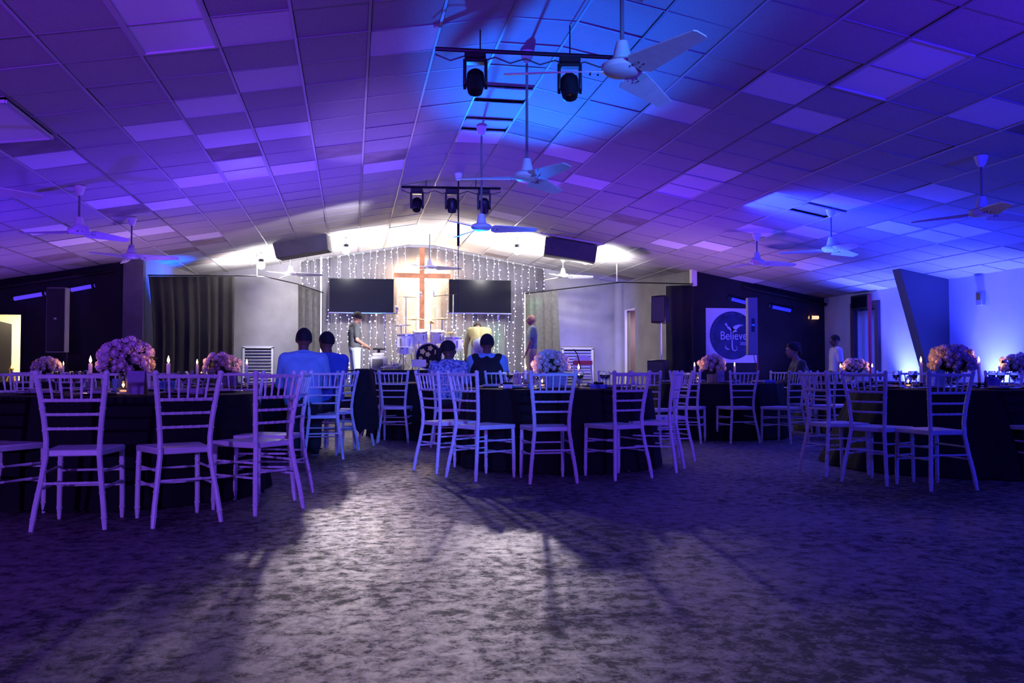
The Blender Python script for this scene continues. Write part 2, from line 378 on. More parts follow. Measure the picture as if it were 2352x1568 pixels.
# trim round the doors
def trim(n, mb, m): return struct('trim_%d' % n, mb, m)
tm = mat('door_trim', (.62, .5, .38), .5)
e = (P1-P0).normalized()
trim(1, MB().tube([(P0.x, P0.y, .45), (P0.x, P0.y, dzr), (P1.x, P1.y, dzr)], .035, 4), mat('pale_trim', (.9, .8, .75), .5))
trim(2, MB().box((XW-.02, dA.y, dtop/2), (.08, .12, dtop)).box((XW-.02, dB.y, dtop/2), (.08, .12, dtop)).box((XW-.02, (dA.y+dB.y)/2, dtop+.07), (.08, dA.y-dB.y+.12, .14)), mat('dark_trim', (.05, .03, .06), .5))
trim(3, MB().tube([(dl0, YF-.01, 0), (dl0, YF-.01, dz), (dl1, YF-.01, dz), (dl1, YF-.01, 0)], .03, 4), blackw)
# rusty beam under the ceiling edge on both black walls
for s, (xa, xb) in enumerate(((at(5, 640, Y=YF).x, at(265, 600, Y=YF).x), (at(1700, 640, Y=YF).x, at(1890, 680, Y=YF).x))):
    trim(4+s, MB().tube([(xa, YF-.12, zc(xa)-.16), (xb, YF-.12, zc(xb)-.16)], .04, 6), blackm)
# the round pillar at the stage's right corner, grey post left of the curtain
struct('trim_6', MB().cyl((XD+.02, YB-.14, 0), (XD+.02, YB-.14, zc(XD)), .17, n=20), greyw, True)
struct('trim_7', MB().box((XA-.18, YF-.1, zc(XA)/2), (.36, .2, zc(XA)-.02)), mat('grey_post', (.13, .12, .13), .8, nz=.2, sc=6))
struct('trim_8', MB().box((XB+.0, YF-.06, zc(XB)-.16), (.12, .12, .36)), mat('pale_trim', (.9, .8, .75), .5))
# tapered steel frame column on the right wall, leaning in towards the ridge
pc = onright(2180, 700)
mb = MB().prism([(XW-.16, 0), (XW, 0), (XW, zc(XW)), (XW-.95, zc(XW-.95)), ], pc.y-.0, pc.y+.22, 'y')
struct('trim_9', mb, mat('column_black', (.07, .07, .09), .5))
# stage
stm = mat('stage_carpet', (.03, .028, .03), .9, nz=.3, sc=30)
SX0, SX1, SY0 = at(700, 850, Y=16.9).x-1.2, at(1500, 850, Y=16.9).x, 16.6
struct('trim_10', MB().box(((SX0+SX1)/2, (SY0+YB)/2, .22), (SX1-SX0, YB-SY0, .44)), stm)
r0, r1 = at(848, 851, Y=17.5).x, at(960, 851, Y=17.5).x
RIS = 0.92
struct('trim_11', MB().box(((at(848, 851, Y=17.6).x+at(1075, 851, Y=17.6).x)/2, 19.0, (.44+RIS)/2), (at(1075, 851, Y=17.6).x-at(848, 851, Y=17.6).x, 2.8, RIS-.44)).box(((r0+r1)/2, 17.58, RIS+.01), (2.4, .05, .03)), stm)

# ================================================================== OBJECTS
# ---- chiavari chair (faces +Y, rear feet at y = -.25)
def rings(pts, r, nod=(), nr=1.17):
    P, Rr = [Vector(p) for p in pts], []
    out, rad = [], []
    for i in range(len(P)-1):
        a, b = P[i], P[i+1]; out.append(a); rad.append(r)
        m = (a+b)/2; t = (b-a); L = t.length
        if L > .05:
            for q, k in ((-.006, 1), (-.004, nr), (.004, nr), (.006, 1)): out.append(m+t/L*q); rad.append(r*k)
    out.append(P[-1]); rad.append(r); return out, rad
def make_chair():
    t = thing('chiavari_chair', 'x', 'chair')
    # seat
    mb = MB(); poly = [(-.155, -.20), (.155, -.20), (.20, .17), (.185, .20), (-.185, .20), (-.20, .17)]
    mb.prism(poly, .425, .462); mb.build('seat', white, t, bev=.006)
    post = [(-.20, -.27, 0), (-.185, -.25, .14), (-.165, -.225, .28), (-.148, -.205, .42), (-.148, -.20, .52), (-.158, -.21, .64), (-.175, -.23, .78), (-.193, -.255, .915)]
    for s in (1, -1):
        p = [(x*s, y, z) for x, y, z in post]; o, r = rings(p, .0165); r[0] = .013
        MB().tube(o, r, 8).ball(p[-1], .019, 8, 5).build('rear_leg', white, t)
    for s in (1, -1):
        o, r = rings([(.185*s, .18, 0), (.185*s, .178, .14), (.183*s, .176, .28), (.18*s, .172, .43)], .016); r[0] = .011
        MB().tube(o, r, 8).build('front_leg', white, t)
    def post_at(z):
        for a, b in zip(post, post[1:]):
            if a[2] <= z <= b[2]:
                k = (z-a[2])/(b[2]-a[2]); return [a[i]+(b[i]-a[i])*k for i in range(3)]
    def back(z, r=.0105, bow=.014):
        a = post_at(z); x = -a[0]
        pts = [(-x+2*x*k/6, a[1]-bow*math.sin(math.pi*k/6), z+.0) for k in range(7)]; return rings(pts, r)
    for z, r in ((.895, .0125), (.755, .0105), (.672, .009), (.588, .009)):
        o, rr = back(z, r); MB().tube(o, rr, 6).build('crest_rail' if z > .8 else 'back_rail', white, t)
    a, b = post_at(.755), post_at(.895)
    for k in range(5):
        f = (k-2)/2; x0, x1 = .105*f, .118*f
        y0, y1 = a[1]-.012, b[1]-.012
        MB().tube([(x0, y0, .755), (x0*.7+x1*.3, y0*.7+y1*.3, .80), ((x0+x1)/2, (y0+y1)/2, .825), (x0*.3+x1*.7, y0*.3+y1*.7, .85), (x1, y1, .895)], [.008, .0065, .0095, .0065, .008], 6).build('spindle', white, t)
    for z in (.21, .305):
        o, r = rings([(-.183, .177, z+.0), (0, .177, z), (.183, .177, z)], .008); MB().tube(o, r, 6).build('stretcher', white, t)
    o, r = rings([(-.165, -.227, .27), (0, -.227, .27), (.165, -.227, .27)], .008); MB().tube(o, r, 6).build('stretcher', white, t)
    for s in (1, -1):
        for z in (.235, .33):
            pp = post_at(z); o, r = rings([(pp[0]*s, pp[1], z), ((pp[0]*s-.18*(-1 if pp[0]*s > 0 else 1)*1)/2 if False else (pp[0]*s+math.copysign(.184, pp[0]*s))/2, -.02, z), (math.copysign(.184, pp[0]*s), .177, z)], .008)
            MB().tube(o, r, 6).build('stretcher', white, t)
    return t
proto_chair = make_chair(); chair_copy = copier(proto_chair); used = [False]
def chair(px, py, tgt, label, group, turn=0, dep=None):
    p = at(px, py, Z=0) if dep is None else fl(px, dep)
    rz = facing(p, tgt)+R(turn)
    loc = p+Matrix.Rotation(rz, 3, 'Z') @ Vector((0, .27, 0)); loc.z = 0
    if not used[0]:
        used[0] = True; proto_chair.location = loc; proto_chair.rotation_euler = (0, 0, rz); return tag(proto_chair, label, 'chair', group)
    return chair_copy(loc, rz, label, group)
TB = {1: fl(303, 6.75), 2: fl(1280, 8.85), 3: fl(2190, 8.6), 4: fl(510, 10.1), 5: fl(112, 14.2), 6: fl(1641, 12.6), 7: fl(1978, 13.6), 8: fl(2362, 11.9), 9: fl(1010, 12.6)}
TN = {1: 'near left round table', 2: 'centre round table', 3: 'near right round table', 4: 'second left table', 5: 'far left table', 6: 'table before the banner', 7: 'table by the curtained doorway', 8: 'table at the right edge', 9: 'table before the drum kit'}
FWD = lambda px, py: at(px, py, Z=0)+Vector((0, 5, 0))
CH = [  # px, py of the rear feet, table, turn, label
 (156, 1219, 0, 0, 'leftmost whole chair at the near left table, back square to us, large', 1),
 (431, 1206, 1, 2, 'chair beside it at the near left table, turned slightly left, under the lit candle', 1),
 (643, 1176, 1, 0, 'chair at the right front of the near left table with a white-lit seat', 1),
 (698, 1140, 1, 6, 'chair seen edge-on just behind the right front one of the near left table', 1),
 (-92, 1200, 1, 0, 'chair cut by the left picture edge, only its seat corner and rungs showing', 1),
 (1058, 1101, 2, -14, 'chair at the front left of the centre table, seat pointing right', 2),
 (1272, 1111, 0, 0, 'chair with its back square to us at the front of the centre table', 2),
 (1456, 1101, 2, 8, 'chair at the front right of the centre table, seat pointing left', 2),
 (1563, 1081, 2, 12, 'chair seen nearly edge-on at the right side of the centre table', 2),
 (976, 1084, 2, 4, 'outermost chair at the left side of the centre table, seen edge-on', 2),
 (1866, 1089, 3, -8, 'chair seen nearly side-on at the left of the near right table', 3),
 (1984, 1111, 3, -6, 'chair at the front left of the near right table, seat pointing right', 3),
 (2192, 1127, 0, 0, 'chair with its back square to us at the front of the near right table', 3),
 (2450, 1112, 3, 0, 'chair cut by the right picture edge, only its seat corner and rungs showing', 3),
 (902, 1017, 0, -12, 'bright blue-lit chair standing alone at the front left of the table before the drums', 9),
 (1574, 1018, 6, 6, 'front left chair of the table in front of the banner, partly behind an edge-on one', 6),
 (1712, 1018, 0, 0, 'chair below the second candle, square on the front of the table before the banner', 6),
 (1838, 1018, 6, 10, 'chair beside the woman in green, at the right of the banner table', 6)]
for px, py, tb, turn, lab, g in CH:
    tgt = FWD(px, py) if tb == 0 else TB[tb]
    chair(px, py, tgt, lab, 'white chairs around the '+TN[g], turn)
CAMD = Vector((0, 0, 0))
CD = [  # px, distance, turn, table, label
 (392, 8.2, 0, 1, 'chair on the far side of the near left table, behind the ribbed glass jar'),
 (250, 8.15, 0, 1, 'chair on the far side of the near left table, behind the bouquet and glowing jar'),
 (556, 7.9, 0, 4, 'chair in front of the table behind, its rail crossing below the louvred vent'),
 (22, 7.4, 0, 1, 'blue-lit chair on the far left of the near left table, facing right'),
 (1576, 9.15, 0, 2, 'second edge-on chair at the right of the centre table, further back'),
 (1184, 10.2, 0, 2, 'far side chair of the centre table, left one of the overlapping pair'),
 (1220, 10.95, 12, 2, 'far side chair of the centre table, right one of the overlapping pair'),
 (1412, 10.15, 0, 2, 'chair seen edge-on against the grey wall by the plum doorway'),
 (1482, 10.6, 0, 6, 'pale blue-lit chair before the black subwoofer, behind the centre table'),
 (1795, 13.5, 0, 6, 'whitish-lit chair behind the blue box, left of the woman in green'),
 (848, 11.6, 0, 9, 'chair with white-lit seat at the far left of the table before the drums'),
 (838, 12.6, 0, 9, 'chair half hidden by the hanging black jacket, near the stage edge'),
 (1885, 11.7, 0, 7, 'chair with dense silvery spindles right of the woman in green'),
 (1932, 11.9, 8, 7, 'narrow chair between two candles, left of the table by the curtained doorway'),
 (2042, 14.9, 0, 7, 'far side chair against the glowing wall by the curtained doorway'),
 (2102, 9.95, 0, 3, 'far side chair of the near right table, left of the big bouquet'),
 (2306, 9.95, 0, 3, 'far side chair of the near right table, behind the blue-lit menu card'),
 (60, 12.9, 0, 5, 'chair on the near side of the far left table, under the small bouquet'),
 (168, 13.0, 0, 5, 'chair at the right of the far left table, below its second candle')]
for px, dep, turn, tb, lab in CD: chair(px, 0, TB[tb], lab, 'white chairs around the '+TN[tb], turn, dep)
CHA = chair(744, 1056, fl(660, 14), 'blue-lit chair in which the man in the light blue shirt sits', 'chairs with someone sitting', 0)
CHB = chair(802, 0, fl(300, 11.6), 'edge-on chair behind the man in the dark blue shirt', 'chairs with someone sitting', 0, 10.05)
CHJ = chair(838, 0, fl(500, 11.6), 'edge-on chair hidden under the hanging black jacket', 'chairs with someone sitting', 0, 10.6)
CHW = chair(1028, 0, TB[9], 'blue-lit chair in which the woman in the floral top sits', 'chairs with someone sitting', -6, 10.6)
CHD = chair(1150, 0, fl(1100, 20), 'bright blue chair behind the man in the black vest', 'chairs with someone sitting', 0, 10.9)
CHG = chair(1872, 0, TB[6], 'chair in which the woman in green sits', 'chairs with someone sitting', -10, 12.75)

# ---- round tables, each with its cloth
def table(i, r=.93, flare=.06):
    c = TB[i]
    t = thing('round_table', 'round banquet table under black cloth, the '+TN[i], 'table', c, 0, 'round banquet tables')
    MB().lathe([(r-.02, .715), (r, .72), (r, .748), (r-.02, .752)], n=48).build('tabletop', mat('table_wood', (.3, .22, .15), .6), t)
    for k in range(4):
        a = R(45+90*k); MB().tube([(.55*math.cos(a), .55*math.sin(a), .72), (.6*math.cos(a), .6*math.sin(a), 0)], .014, 6).build('leg', blackm, t)
    mb = MB(); n = 120; vs = []; rnd = random.Random(i)
    ph = [rnd.uniform(0, 6.28) for _ in range(4)]
    prof = [(0, .759, 0), (r*.6, .759, 0), (r-.01, .759, 0), (r+.012, .752, .1), (r+.02, .70, .3), (r+.03+flare*.35, .45, .8), (r+.04+flare*.7, .2, 1), (r+.05+flare, .012, 1.15)]
    for rr, z, w in prof:
        for k in range(n):
            a = 2*math.pi*k/n
            q = rr+w*(.020*math.sin(17*a+ph[0])+.014*math.sin(31*a+ph[1])+.012*math.sin(7*a+ph[2]))
            vs.append((q*math.cos(a), q*math.sin(a), z))
    fs = [(a*n+k, a*n+(k+1) % n, (a+1)*n+(k+1) % n, (a+1)*n+k) for a in range(len(prof)-1) for k in range(n)]
    mb.add(vs, fs); o = mb.build('tablecloth', clothb); o.location = c
    tag(o, 'floor-length black cloth over the '+TN[i], 'tablecloth', 'black tablecloths')
for i in TB: table(i, flare=.25 if i == 3 else .06)
TZ = .762

# ---- table settings
def rose_me(seed):
    rnd = random.Random(seed); mb = MB(); mb.ball((0, 0, .05), (.46, .46, .52), 8, 6)
    for lay, (n, rad, h, op) in enumerate(((3, .40, .66, -.1), (5, .62, .54, .05), (6, .84, .34, .3))):
        for k in range(n):
            a = 2*math.pi*k/n+lay*.5+rnd.uniform(-.15, .15); w = 2.4/n
            grid = []
            for j, (q, z) in enumerate(((.25, -.5), (rad*.95, -.15), (rad*(1+op*.12), h*.6), (rad*(.95+op*.32), h))):
                for i in range(4):
                    b = a+w*(i-1.5)*.75*(1, 1, .95, .6)[j]; cur = 1-.06*(i-1.5)**2
                    grid.append((q*cur*math.cos(b), q*cur*math.sin(b), z-.05*abs(i-1.5)))
            mb.add(grid, [(j*4+i, j*4+i+1, j*4+i+5, j*4+i+4) for j in range(3) for i in range(3)])
    return mb.mesh('bloom', petal)
ROSE = [rose_me(k) for k in range(3)]
LEAF = MB().add([(0, 0, 0), (.35, .4, .08), (0, 1, -.05), (-.35, .4, .08), (0, .45, 0)], [(0, 1, 4), (1, 2, 4), (2, 3, 4), (3, 0, 4)]).mesh('leaf', leafm, False)
def bouquet(c, lab, rx=.19, rz=.13, n=44, br=.042, zc_=1.0, seed=1, vase='glass'):
    t = thing('flower_bouquet', lab, 'flowers', (c[0], c[1], TZ), 0, 'rose centrepieces')
    rnd = random.Random(seed); zo = zc_-TZ
    prof = [(.052, 0), (.056, .01), (.05, .06), (.06, zo-.1)] if vase == 'glass' else [(.07, 0), (.075, .01), (.075, zo-.12)]
    MB().lathe(prof+[(prof[-1][0]-.006, prof[-1][1]), (prof[1][0]-.01, .014)], n=20, cap=False).build('vase', glass if vase == 'glass' else stone, t)
    MB().ball((0, 0, zo-.01), (rx*.72, rx*.72, rz*.62), 12, 8).build('foliage', leafm, t)
    st = MB()
    for k in range(7): a = k*.9; st.tube([(.03*math.cos(a), .03*math.sin(a), .02), (.06*math.cos(a+.3), .06*math.sin(a+.3), zo-.03)], .003, 4)
    st.build('stem', leafm, t)
    for k in range(n):
        z = 1-(k+.5)/n*1.45; rr = math.sqrt(max(0, 1-z*z)); a = k*2.39996+rnd.uniform(-.2, .2); j = rnd.uniform(.88, 1.08)
        p = Vector((rx*rr*math.cos(a)*j, rx*rr*math.sin(a)*j, zo+rz*z*j)); nrm = Vector((p.x/rx, p.y/rx, (p.z-zo)/rz))
        s = br*rnd.uniform(.75, 1.25)
        b = link('bloom', ROSE[k % 3], t, None, p, nrm.to_track_quat('Z', 'Y').to_euler()); b.scale = (s, s, s*.95)
        if k % 5 == 2:
            q = link('leaf', LEAF, t, None, p*.97, (rnd.uniform(-.8, .8), rnd.uniform(-.8, .8), rnd.uniform(0, 6))); q.scale = (br*1.6,)*3
    return t
def make_candle(h, r, base):
    t = thing('taper_candle', 'x', 'candle')
    if base == 'glass':
        MB().lathe([(.038, 0), (.040, .008), (.012, .016), (.010, .03), (.036, .045), (.037, .085), (.034, .085), (.033, .05), (.0, .046)], n=16, cap=False).build('holder', glass, t)
    else:
        MB().lathe([(.034, 0), (.034, .012), (.016, .02), (.016, .045), (.02, .05)], n=16).build('holder', blackm, t)
    MB().lathe([(r, .03), (r, h-.004), (r*.8, h), (r*.3, h-.004)], n=12).build('stick', wax, t)
    MB().tube([(0, 0, h-.004), (.001, 0, h+.012)], .0012, 4).build('wick', blackp, t)
    MB().lathe([(.001, 0), (.0075, .008), (.0095, .018), (.007, .032), (.0025, .045), (.0004, .055)], (0, 0, h+.004), n=10).build('flame', flame_m, t)
    return t
CAN = [  # table, px, distance, top height, label
 (1, 208, 6.6, .985, 'lit tall candle left of the big bouquet on the near left table'), (1, 387, 6.6, .985, 'lit tall candle right of the big bouquet on the near left table'),
 (5, 77, 14, 1.02, 'lit candle left of the small far left bouquet'), (5, 146, 14, 1.02, 'lit candle right of the small far left bouquet'),
 (4, 453, 9.7, 1.00, 'lit candle in front of the black curtain, left of the second bouquet'), (4, 567, 9.7, 1.00, 'lit candle in front of the louvred vent'),
 (2, 1207, 8.8, .94, 'lit candle left of the blue-lit bouquet, against the trousers of the man on stage'), (2, 1329, 8.8, .94, 'lit candle right of the blue-lit bouquet'),
 (9, 999, 12.1, .98, 'lit candle in front of the bass drum'),
 (6, 1595, 12.2, .99, 'lit candle left of the bouquet before the banner'), (6, 1687, 12.2, .99, 'lit candle right of the bouquet, under the banner'),
 (7, 1930, 13.4, .98, 'lit candle left of the bouquet by the curtained doorway'), (7, 2003, 13.3, .98, 'lit candle below the red pole'),
 (3, 2115, 8.5, 1.01, 'lit candle left of the bouquet on the near right table'), (3, 2248, 8.5, 1.01, 'lit candle right of the bouquet on the near right table'),
 (8, 2295, 11.6, .99, 'lit candle at the right edge beside the last bouquet')]
cproto = {}
for tb, px, dep, top, lab in CAN:
    h = round(top-TZ, 3); key = (h, tb)
    if key not in cproto:
        t = make_candle(h, .0145, 'glass' if tb in (1, 2, 4) else 'black'); cproto[key] = copier(t)
        p = fl(px, dep, TZ); t.location = p; tag(t, lab, 'candle', 'lit taper candles')
    else: p = fl(px, dep, TZ); cproto[key](p, 0, lab, 'lit taper candles')
    l = bpy.data.lights.new('candle_light', 'POINT'); l.energy = .9; l.color = (1, .42, .13); l.shadow_soft_size = .015
    o = bpy.data.objects.new('candle_light', l); COL.objects.link(o); o.location = p+Vector((0, 0, h+.075))
for tb, px, dep, zz, rx, rz, br, lab in (
    (1, 292, 6.65, 1.01, .19, .15, .047, 'large cream rose bouquet on the near left table, biggest of all'),
    (5, 107, 14.0, .99, .20, .14, .05, 'small violet-lit bouquet at the far left, by the bright doorway'),
    (4, 509, 9.8, .98, .19, .14, .044, 'pale bouquet on the second left table before the black curtain'),
    (2, 1266, 8.85, .99, .17, .13, .042, 'bouquet lit cyan blue on the centre table'),
    (6, 1636, 12.3, 1.00, .18, .15, .045, 'whitish bouquet with a warm-lit edge below the banner'),
    (7, 1962, 13.5, .98, .19, .13, .045, 'pinkish bouquet by the curtained doorway'),
    (3, 2185, 8.6, 1.02, .20, .15, .047, 'large mauve bouquet on the near right table'),
    (8, 2338, 11.6, 1.00, .21, .15, .05, 'orange-lit bouquet cut by the right picture edge')):
    bouquet(fl(px, dep), lab, rx, rz, 66 if tb in (1, 2, 3) else 44, br, zz, tb, 'glass' if tb in (1, 3, 8, 7) else 'stone')

def plate_proto():
    t = thing('charger_plate', 'x', 'plate')
    MB().lathe([(.0, .0), (.09, .0), (.10, .006), (.155, .014), (.158, .012), (.10, .002), (.02, .001)], n=28, cap=False).build('dish', mat('silver_glass', (.5, .5, .56), .15, .7), t)
    MB().prism([(-.05, -.08), (.05, -.08), (.06, .07), (0, .10), (-.06, .07)], .012, .030).build('napkin', mat('grey_napkin', (.3, .3, .36), .8), t, bev=.004)
    return t
pp = plate_proto(); pcopy = copier(pp); first = True
def glassware():
    t = thing('water_goblet', 'x', 'glass')
    MB().lathe([(.0, .0), (.033, .002), (.004, .008), (.004, .07), (.026, .09), (.036, .125), (.033, .165), (.031, .165), (.034, .125), (.0, .085)], n=16, cap=False).build('bowl', glass, t)
    return t
gp = glassware(); gcopy = copier(gp); gfirst = True
for i in (1, 2, 3, 4, 6):
    c = TB[i]; n = 8; PL = ('right', 'far right', 'farthest', 'far left', 'left', 'near left', 'nearest', 'near right')
    for k in range(n):
        a = 2*math.pi*k/n-TH+.1
        loc = (c.x+.68*math.cos(a), c.y+.68*math.sin(a), TZ); rz = a+math.pi/2
        pl = PL[round(((a-.0)+TH)/(math.pi/4)) % 8]; lab = 'silvery plate with napkin, '+pl+' place of the '+TN[i]
        if first: first = False; pp.location = loc; pp.rotation_euler = (0, 0, rz); tag(pp, lab, 'plate', 'place settings on the '+TN[i])
        else: pcopy(loc, rz, lab, 'place settings on the '+TN[i])
        if i in (1, 2, 3):
            loc = (c.x+.52*math.cos(a+.28), c.y+.52*math.sin(a+.28), TZ); lab = 'clear water goblet, '+pl+' place of the '+TN[i]
            if gfirst: gfirst = False; gp.location = loc; tag(gp, lab, 'glass', 'water glasses on the '+TN[i])
            else: gcopy(loc, 0, lab, 'water glasses on the '+TN[i])
def menu(px, dep, w, h, lab, turn=0, m=card):
    t = thing('menu_card', lab, 'card', fl(px, dep, TZ), -TH+R(turn))
    MB().box((0, 0, h/2+.002), (w, .006, h), (R(-6), 0, 0)).build('front_panel', m, t, bev=.001)
    MB().box((0, .045, h/2), (w, .005, h), (R(16), 0, 0)).build('back_panel', m, t)
menu(312, 6.1, .125, .165, 'purple-lit linen menu card standing before the big bouquet on the near left table')
menu(1279, 8.4, .17, .15, 'blue-lit linen menu card before the cyan bouquet on the centre table')
menu(2281, 8.3, .13, .11, 'dark blue-lit menu card right of the bouquet on the near right table')
menu(1655, 12.0, .11, .17, 'blue menu card beside the bouquet on the table before the banner', 10)
menu(532, 9.5, .11, .15, 'bluish menu card below the second bouquet on the left')
menu(118, 13.6, .16, .13, 'pale menu card below the small far left bouquet', 5, mat('pale_card', (.6, .55, .6), .8))
def jar(px, dep, lab, s=1):
    t = thing('tea_light_jar', lab, 'candle', fl(px, dep, TZ), 0, 'glowing tea light jars')
    MB().lathe([(.0, .001), (.036*s, .002), (.04*s, .02), (.036*s, .05), (.02*s, .09), (.014*s, .12), (.012*s, .12), (.018*s, .088), (.034*s, .05), (.0, .006)], n=18, cap=False).build('jar_glass', glass, t)
    MB().lathe([(.0, .008), (.019, .008), (.019, .022), (.0, .022)], n=12, cap=False).build('wax_cup', wax, t)
    MB().lathe([(.001, 0), (.007, .008), (.006, .018), (.001, .032)], (0, 0, .023), n=8).build('flame', tea_m, t)
    l = bpy.data.lights.new('tea_light', 'POINT'); l.energy = .5; l.color = (1, .45, .15); l.shadow_soft_size = .01
    o = bpy.data.objects.new('tea_light', l); COL.objects.link(o); o.location = fl(px, dep, TZ+.07)
jar(284, 6.1, 'glowing tea light in a bottle-necked jar left of the purple menu card', 1.15)
jar(1245, 8.5, 'glowing tea light in a jar left of the centre table menu card', 1.0)
jar(1604, 11.9, 'glowing tea light on the table before the banner')
jar(1938, 13.0, 'small glowing tea light by the curtained doorway')
jar(2085, 8.4, 'red glowing tea light jar at the left of the near right table')
# ribbed glass jar on a wire stand, tumblers, boxes, bows
def ribbed(px, dep, lab, r=.045, h=.06):
    t = thing('ribbed_glass_bowl', lab, 'bowl', fl(px, dep, TZ))
    mb = MB(); n = 32; vs = []
    for z, q in ((.035, .9), (.04, 1), (.035+h, 1), (.035+h, .93), (.045, .9)):
        for k in range(n): a = 2*math.pi*k/n; rr = r*q*(1+.05*(k % 2)); vs.append((rr*math.cos(a), rr*math.sin(a), z))
    mb.add(vs, [(i*n+k, i*n+(k+1) % n, (i+1)*n+(k+1) % n, (i+1)*n+k) for i in range(4) for k in range(n)]+[tuple(range(n))[::-1]])
    mb.build('bowl', mat('blue_glass', (.35, .6, .9), .1, trans=.6), t)
    st = MB()
    for k in range(3): a = 2.1*k+.3; st.tube([(r*.9*math.cos(a), r*.9*math.sin(a), .037), (r*1.2*math.cos(a), r*1.2*math.sin(a), .02), (r*1.1*math.cos(a), r*1.1*math.sin(a), .002)], .0025, 5)
    st.tube([(r*.95*math.cos(k*.52), r*.95*math.sin(k*.52), .036) for k in range(12)], .0025, 5, closed=True)
    st.build('wire_stand', chrome, t)
ribbed(364, 6.15, 'ribbed glass bowl on a wire stand, left of the pair near the right candle')
ribbed(388, 6.35, 'ribbed glass bowl on a wire stand, right of the pair under the right candle')
def cup(px, dep, lab, m, r=.03, h=.08):
    o = MB().lathe([(r*.8, 0), (r, h), (r*.93, h), (r*.74, .004)], n=18, cap=False).add([(r*.75*math.cos(k*.6283), r*.75*math.sin(k*.6283), .003) for k in range(10)], [tuple(range(10))]).build('tumbler', m)
    o.location = fl(px, dep, TZ); tag(o, lab, 'cup')
bg = mat('blue_plastic', (.10, .28, .75), .35)
cup(268, 6.3, 'blue-lit glass tumbler left of the glowing tea light', mat('blue_glass', (.35, .6, .9), .1), .028, .11)
cup(334, 6.5, 'pale blue cup behind the purple menu card', mat('pale_blue', (.4, .6, .8), .5), .022, .10)
cup(1218, 8.2, 'blue cup with a black bow under the left candle of the centre table', bg, .025, .045)
cup(1866, 11.6, 'small cup beside the woman in green', bg, .02, .05)
def favor(px, dep, w, lab, m, bow=True):
    t = thing('gift_box', lab, 'box', fl(px, dep, TZ), -TH)
    MB().box((0, 0, .02), (w, .07, .04)).build('box_body', m, t, bev=.003)
    if bow: MB().ball((-.02, 0, .052), (.028, .02, .014), 8, 6).ball((.025, 0, .05), (.03, .02, .012), 8, 6).ball((0, 0, .048), .010, 8, 6).build('bow', blackp, t)
favor(1374, 8.2, .16, 'flat blue gift box with a black bow on the right of the centre table', bluem)
favor(1166, 8.2, .09, 'small white box with a black bow on the left of the centre table', mat('pale_card', (.6, .55, .6), .8))
favor(1766, 12.0, .15, 'plain blue box on the right of the table before the banner', bluem, False)
favor(452, 6.3, .12, 'crumpled violet paper on the right of the near left table', card, False)
cup(2060, 8.6, 'dark cup in front of the table by the curtained doorway', blackp, .02, .05)

# ---- ceiling fans
def make_fan(rod, R_=.70):
    t = thing('ceiling_fan', 'x', 'fan')
    MB().lathe([(.065, 0), (.07, -.01), (.045, -.09), (.02, -.12)][::-1], n=18).build('canopy', white, t)
    MB().cyl((0, 0, -.1), (0, 0, -rod+.16), .013, n=10).build('rod', mat('grey_rod', (.16, .16, .18), .4), t)
    MB().lathe([(.035, .17), (.04, .155), (.06, .07), (.065, .05), (.05, .045), (.10, .04), (.13, .02), (.132, -.01), (.10, -.035), (.03, -.045), (0, -.045)], (0, 0, -rod), n=28).build('motor_housing', white, t)
    for k in range(3):
        a = 2*math.pi*k/3
        vs = []
        for x, w in ((.12, .05), (.17, .095), (.24, .09), (.42, .076), (.60, .06), (R_-.012, .05), (R_, .034)):
            tw = -R(21-8*x)
            for s in (1, -1):
                y, z = s*w*math.cos(tw)+.01, s*w*math.sin(tw)-.02
                for q in (.004, -.004): vs.append((x, y, z+q-.03*(x-.12)**2))
        fs = []
        for i in range(6):
            b = i*4
            fs += [(b, b+4, b+6, b+2), (b+1, b+3, b+7, b+5), (b, b+1, b+5, b+4), (b+2, b+6, b+7, b+3)]
        fs += [(0, 2, 3, 1), (24, 25, 27, 26)]
        M = Matrix.Rotation(a, 4, 'Z'); o = MB().add([M @ Vector(v)+Vector((0, 0, -rod)) for v in vs], fs).build('blade', white, t)
        sc = MB()
        for q, y in ((.15, .03), (.15, -.03), (.2, .02), (.2, -.02)):
            p = M @ Vector((q, y, -.028))+Vector((0, 0, -rod)); sc.ball(p, .007, 6, 4)
        sc.build('screw', blackp, o, kind='stuff')
    return t
fl_lab = [  # canopy pixel, hub pixel row, blade angle, label, rod length override
 ((None, 5.18), 1.22, 58, 'nearest ceiling fan, large in the upper right, its rod running out of the picture'),
 ((1210, 118), 0, 60, 'ceiling fan with a bright blue rod below the near light bar'),
 ((1106, 290), 0, 0, 'ceiling fan hanging before the three far stage lights'),
 ((987, 525), 0, 4, 'white-lit ceiling fan in front of the glowing cross'),
 ((183, 427), 0, 60, 'left ceiling fan with blue blades'),
 ((303, 500), 0, 2, 'second left ceiling fan near the black wall'),
 ((2253, 358), 0, 20, 'rightmost ceiling fan with a red-lit canopy'),
 ((1908, 480), 0, 40, 'right ceiling fan hanging from a bright tile'),
 ((1738, 537), 0, 10, 'small far right ceiling fan near the black wall'),
 ((668, 575), 0, 0, 'white-lit ceiling fan below the left black hanging cabinet'),
 ((1293, 590), 0, 2, 'white-lit ceiling fan below the right hanging cabinet'),
 ((-85, 330), 0, 40, 'ceiling fan outside the left edge with one blade tip in view')]
HUBY = {1: 405, 2: 522, 3: 613, 4: 530, 5: 588, 6: 488, 7: 572, 8: 602, 9: 628, 10: 633, 11: 425, 12: 606}
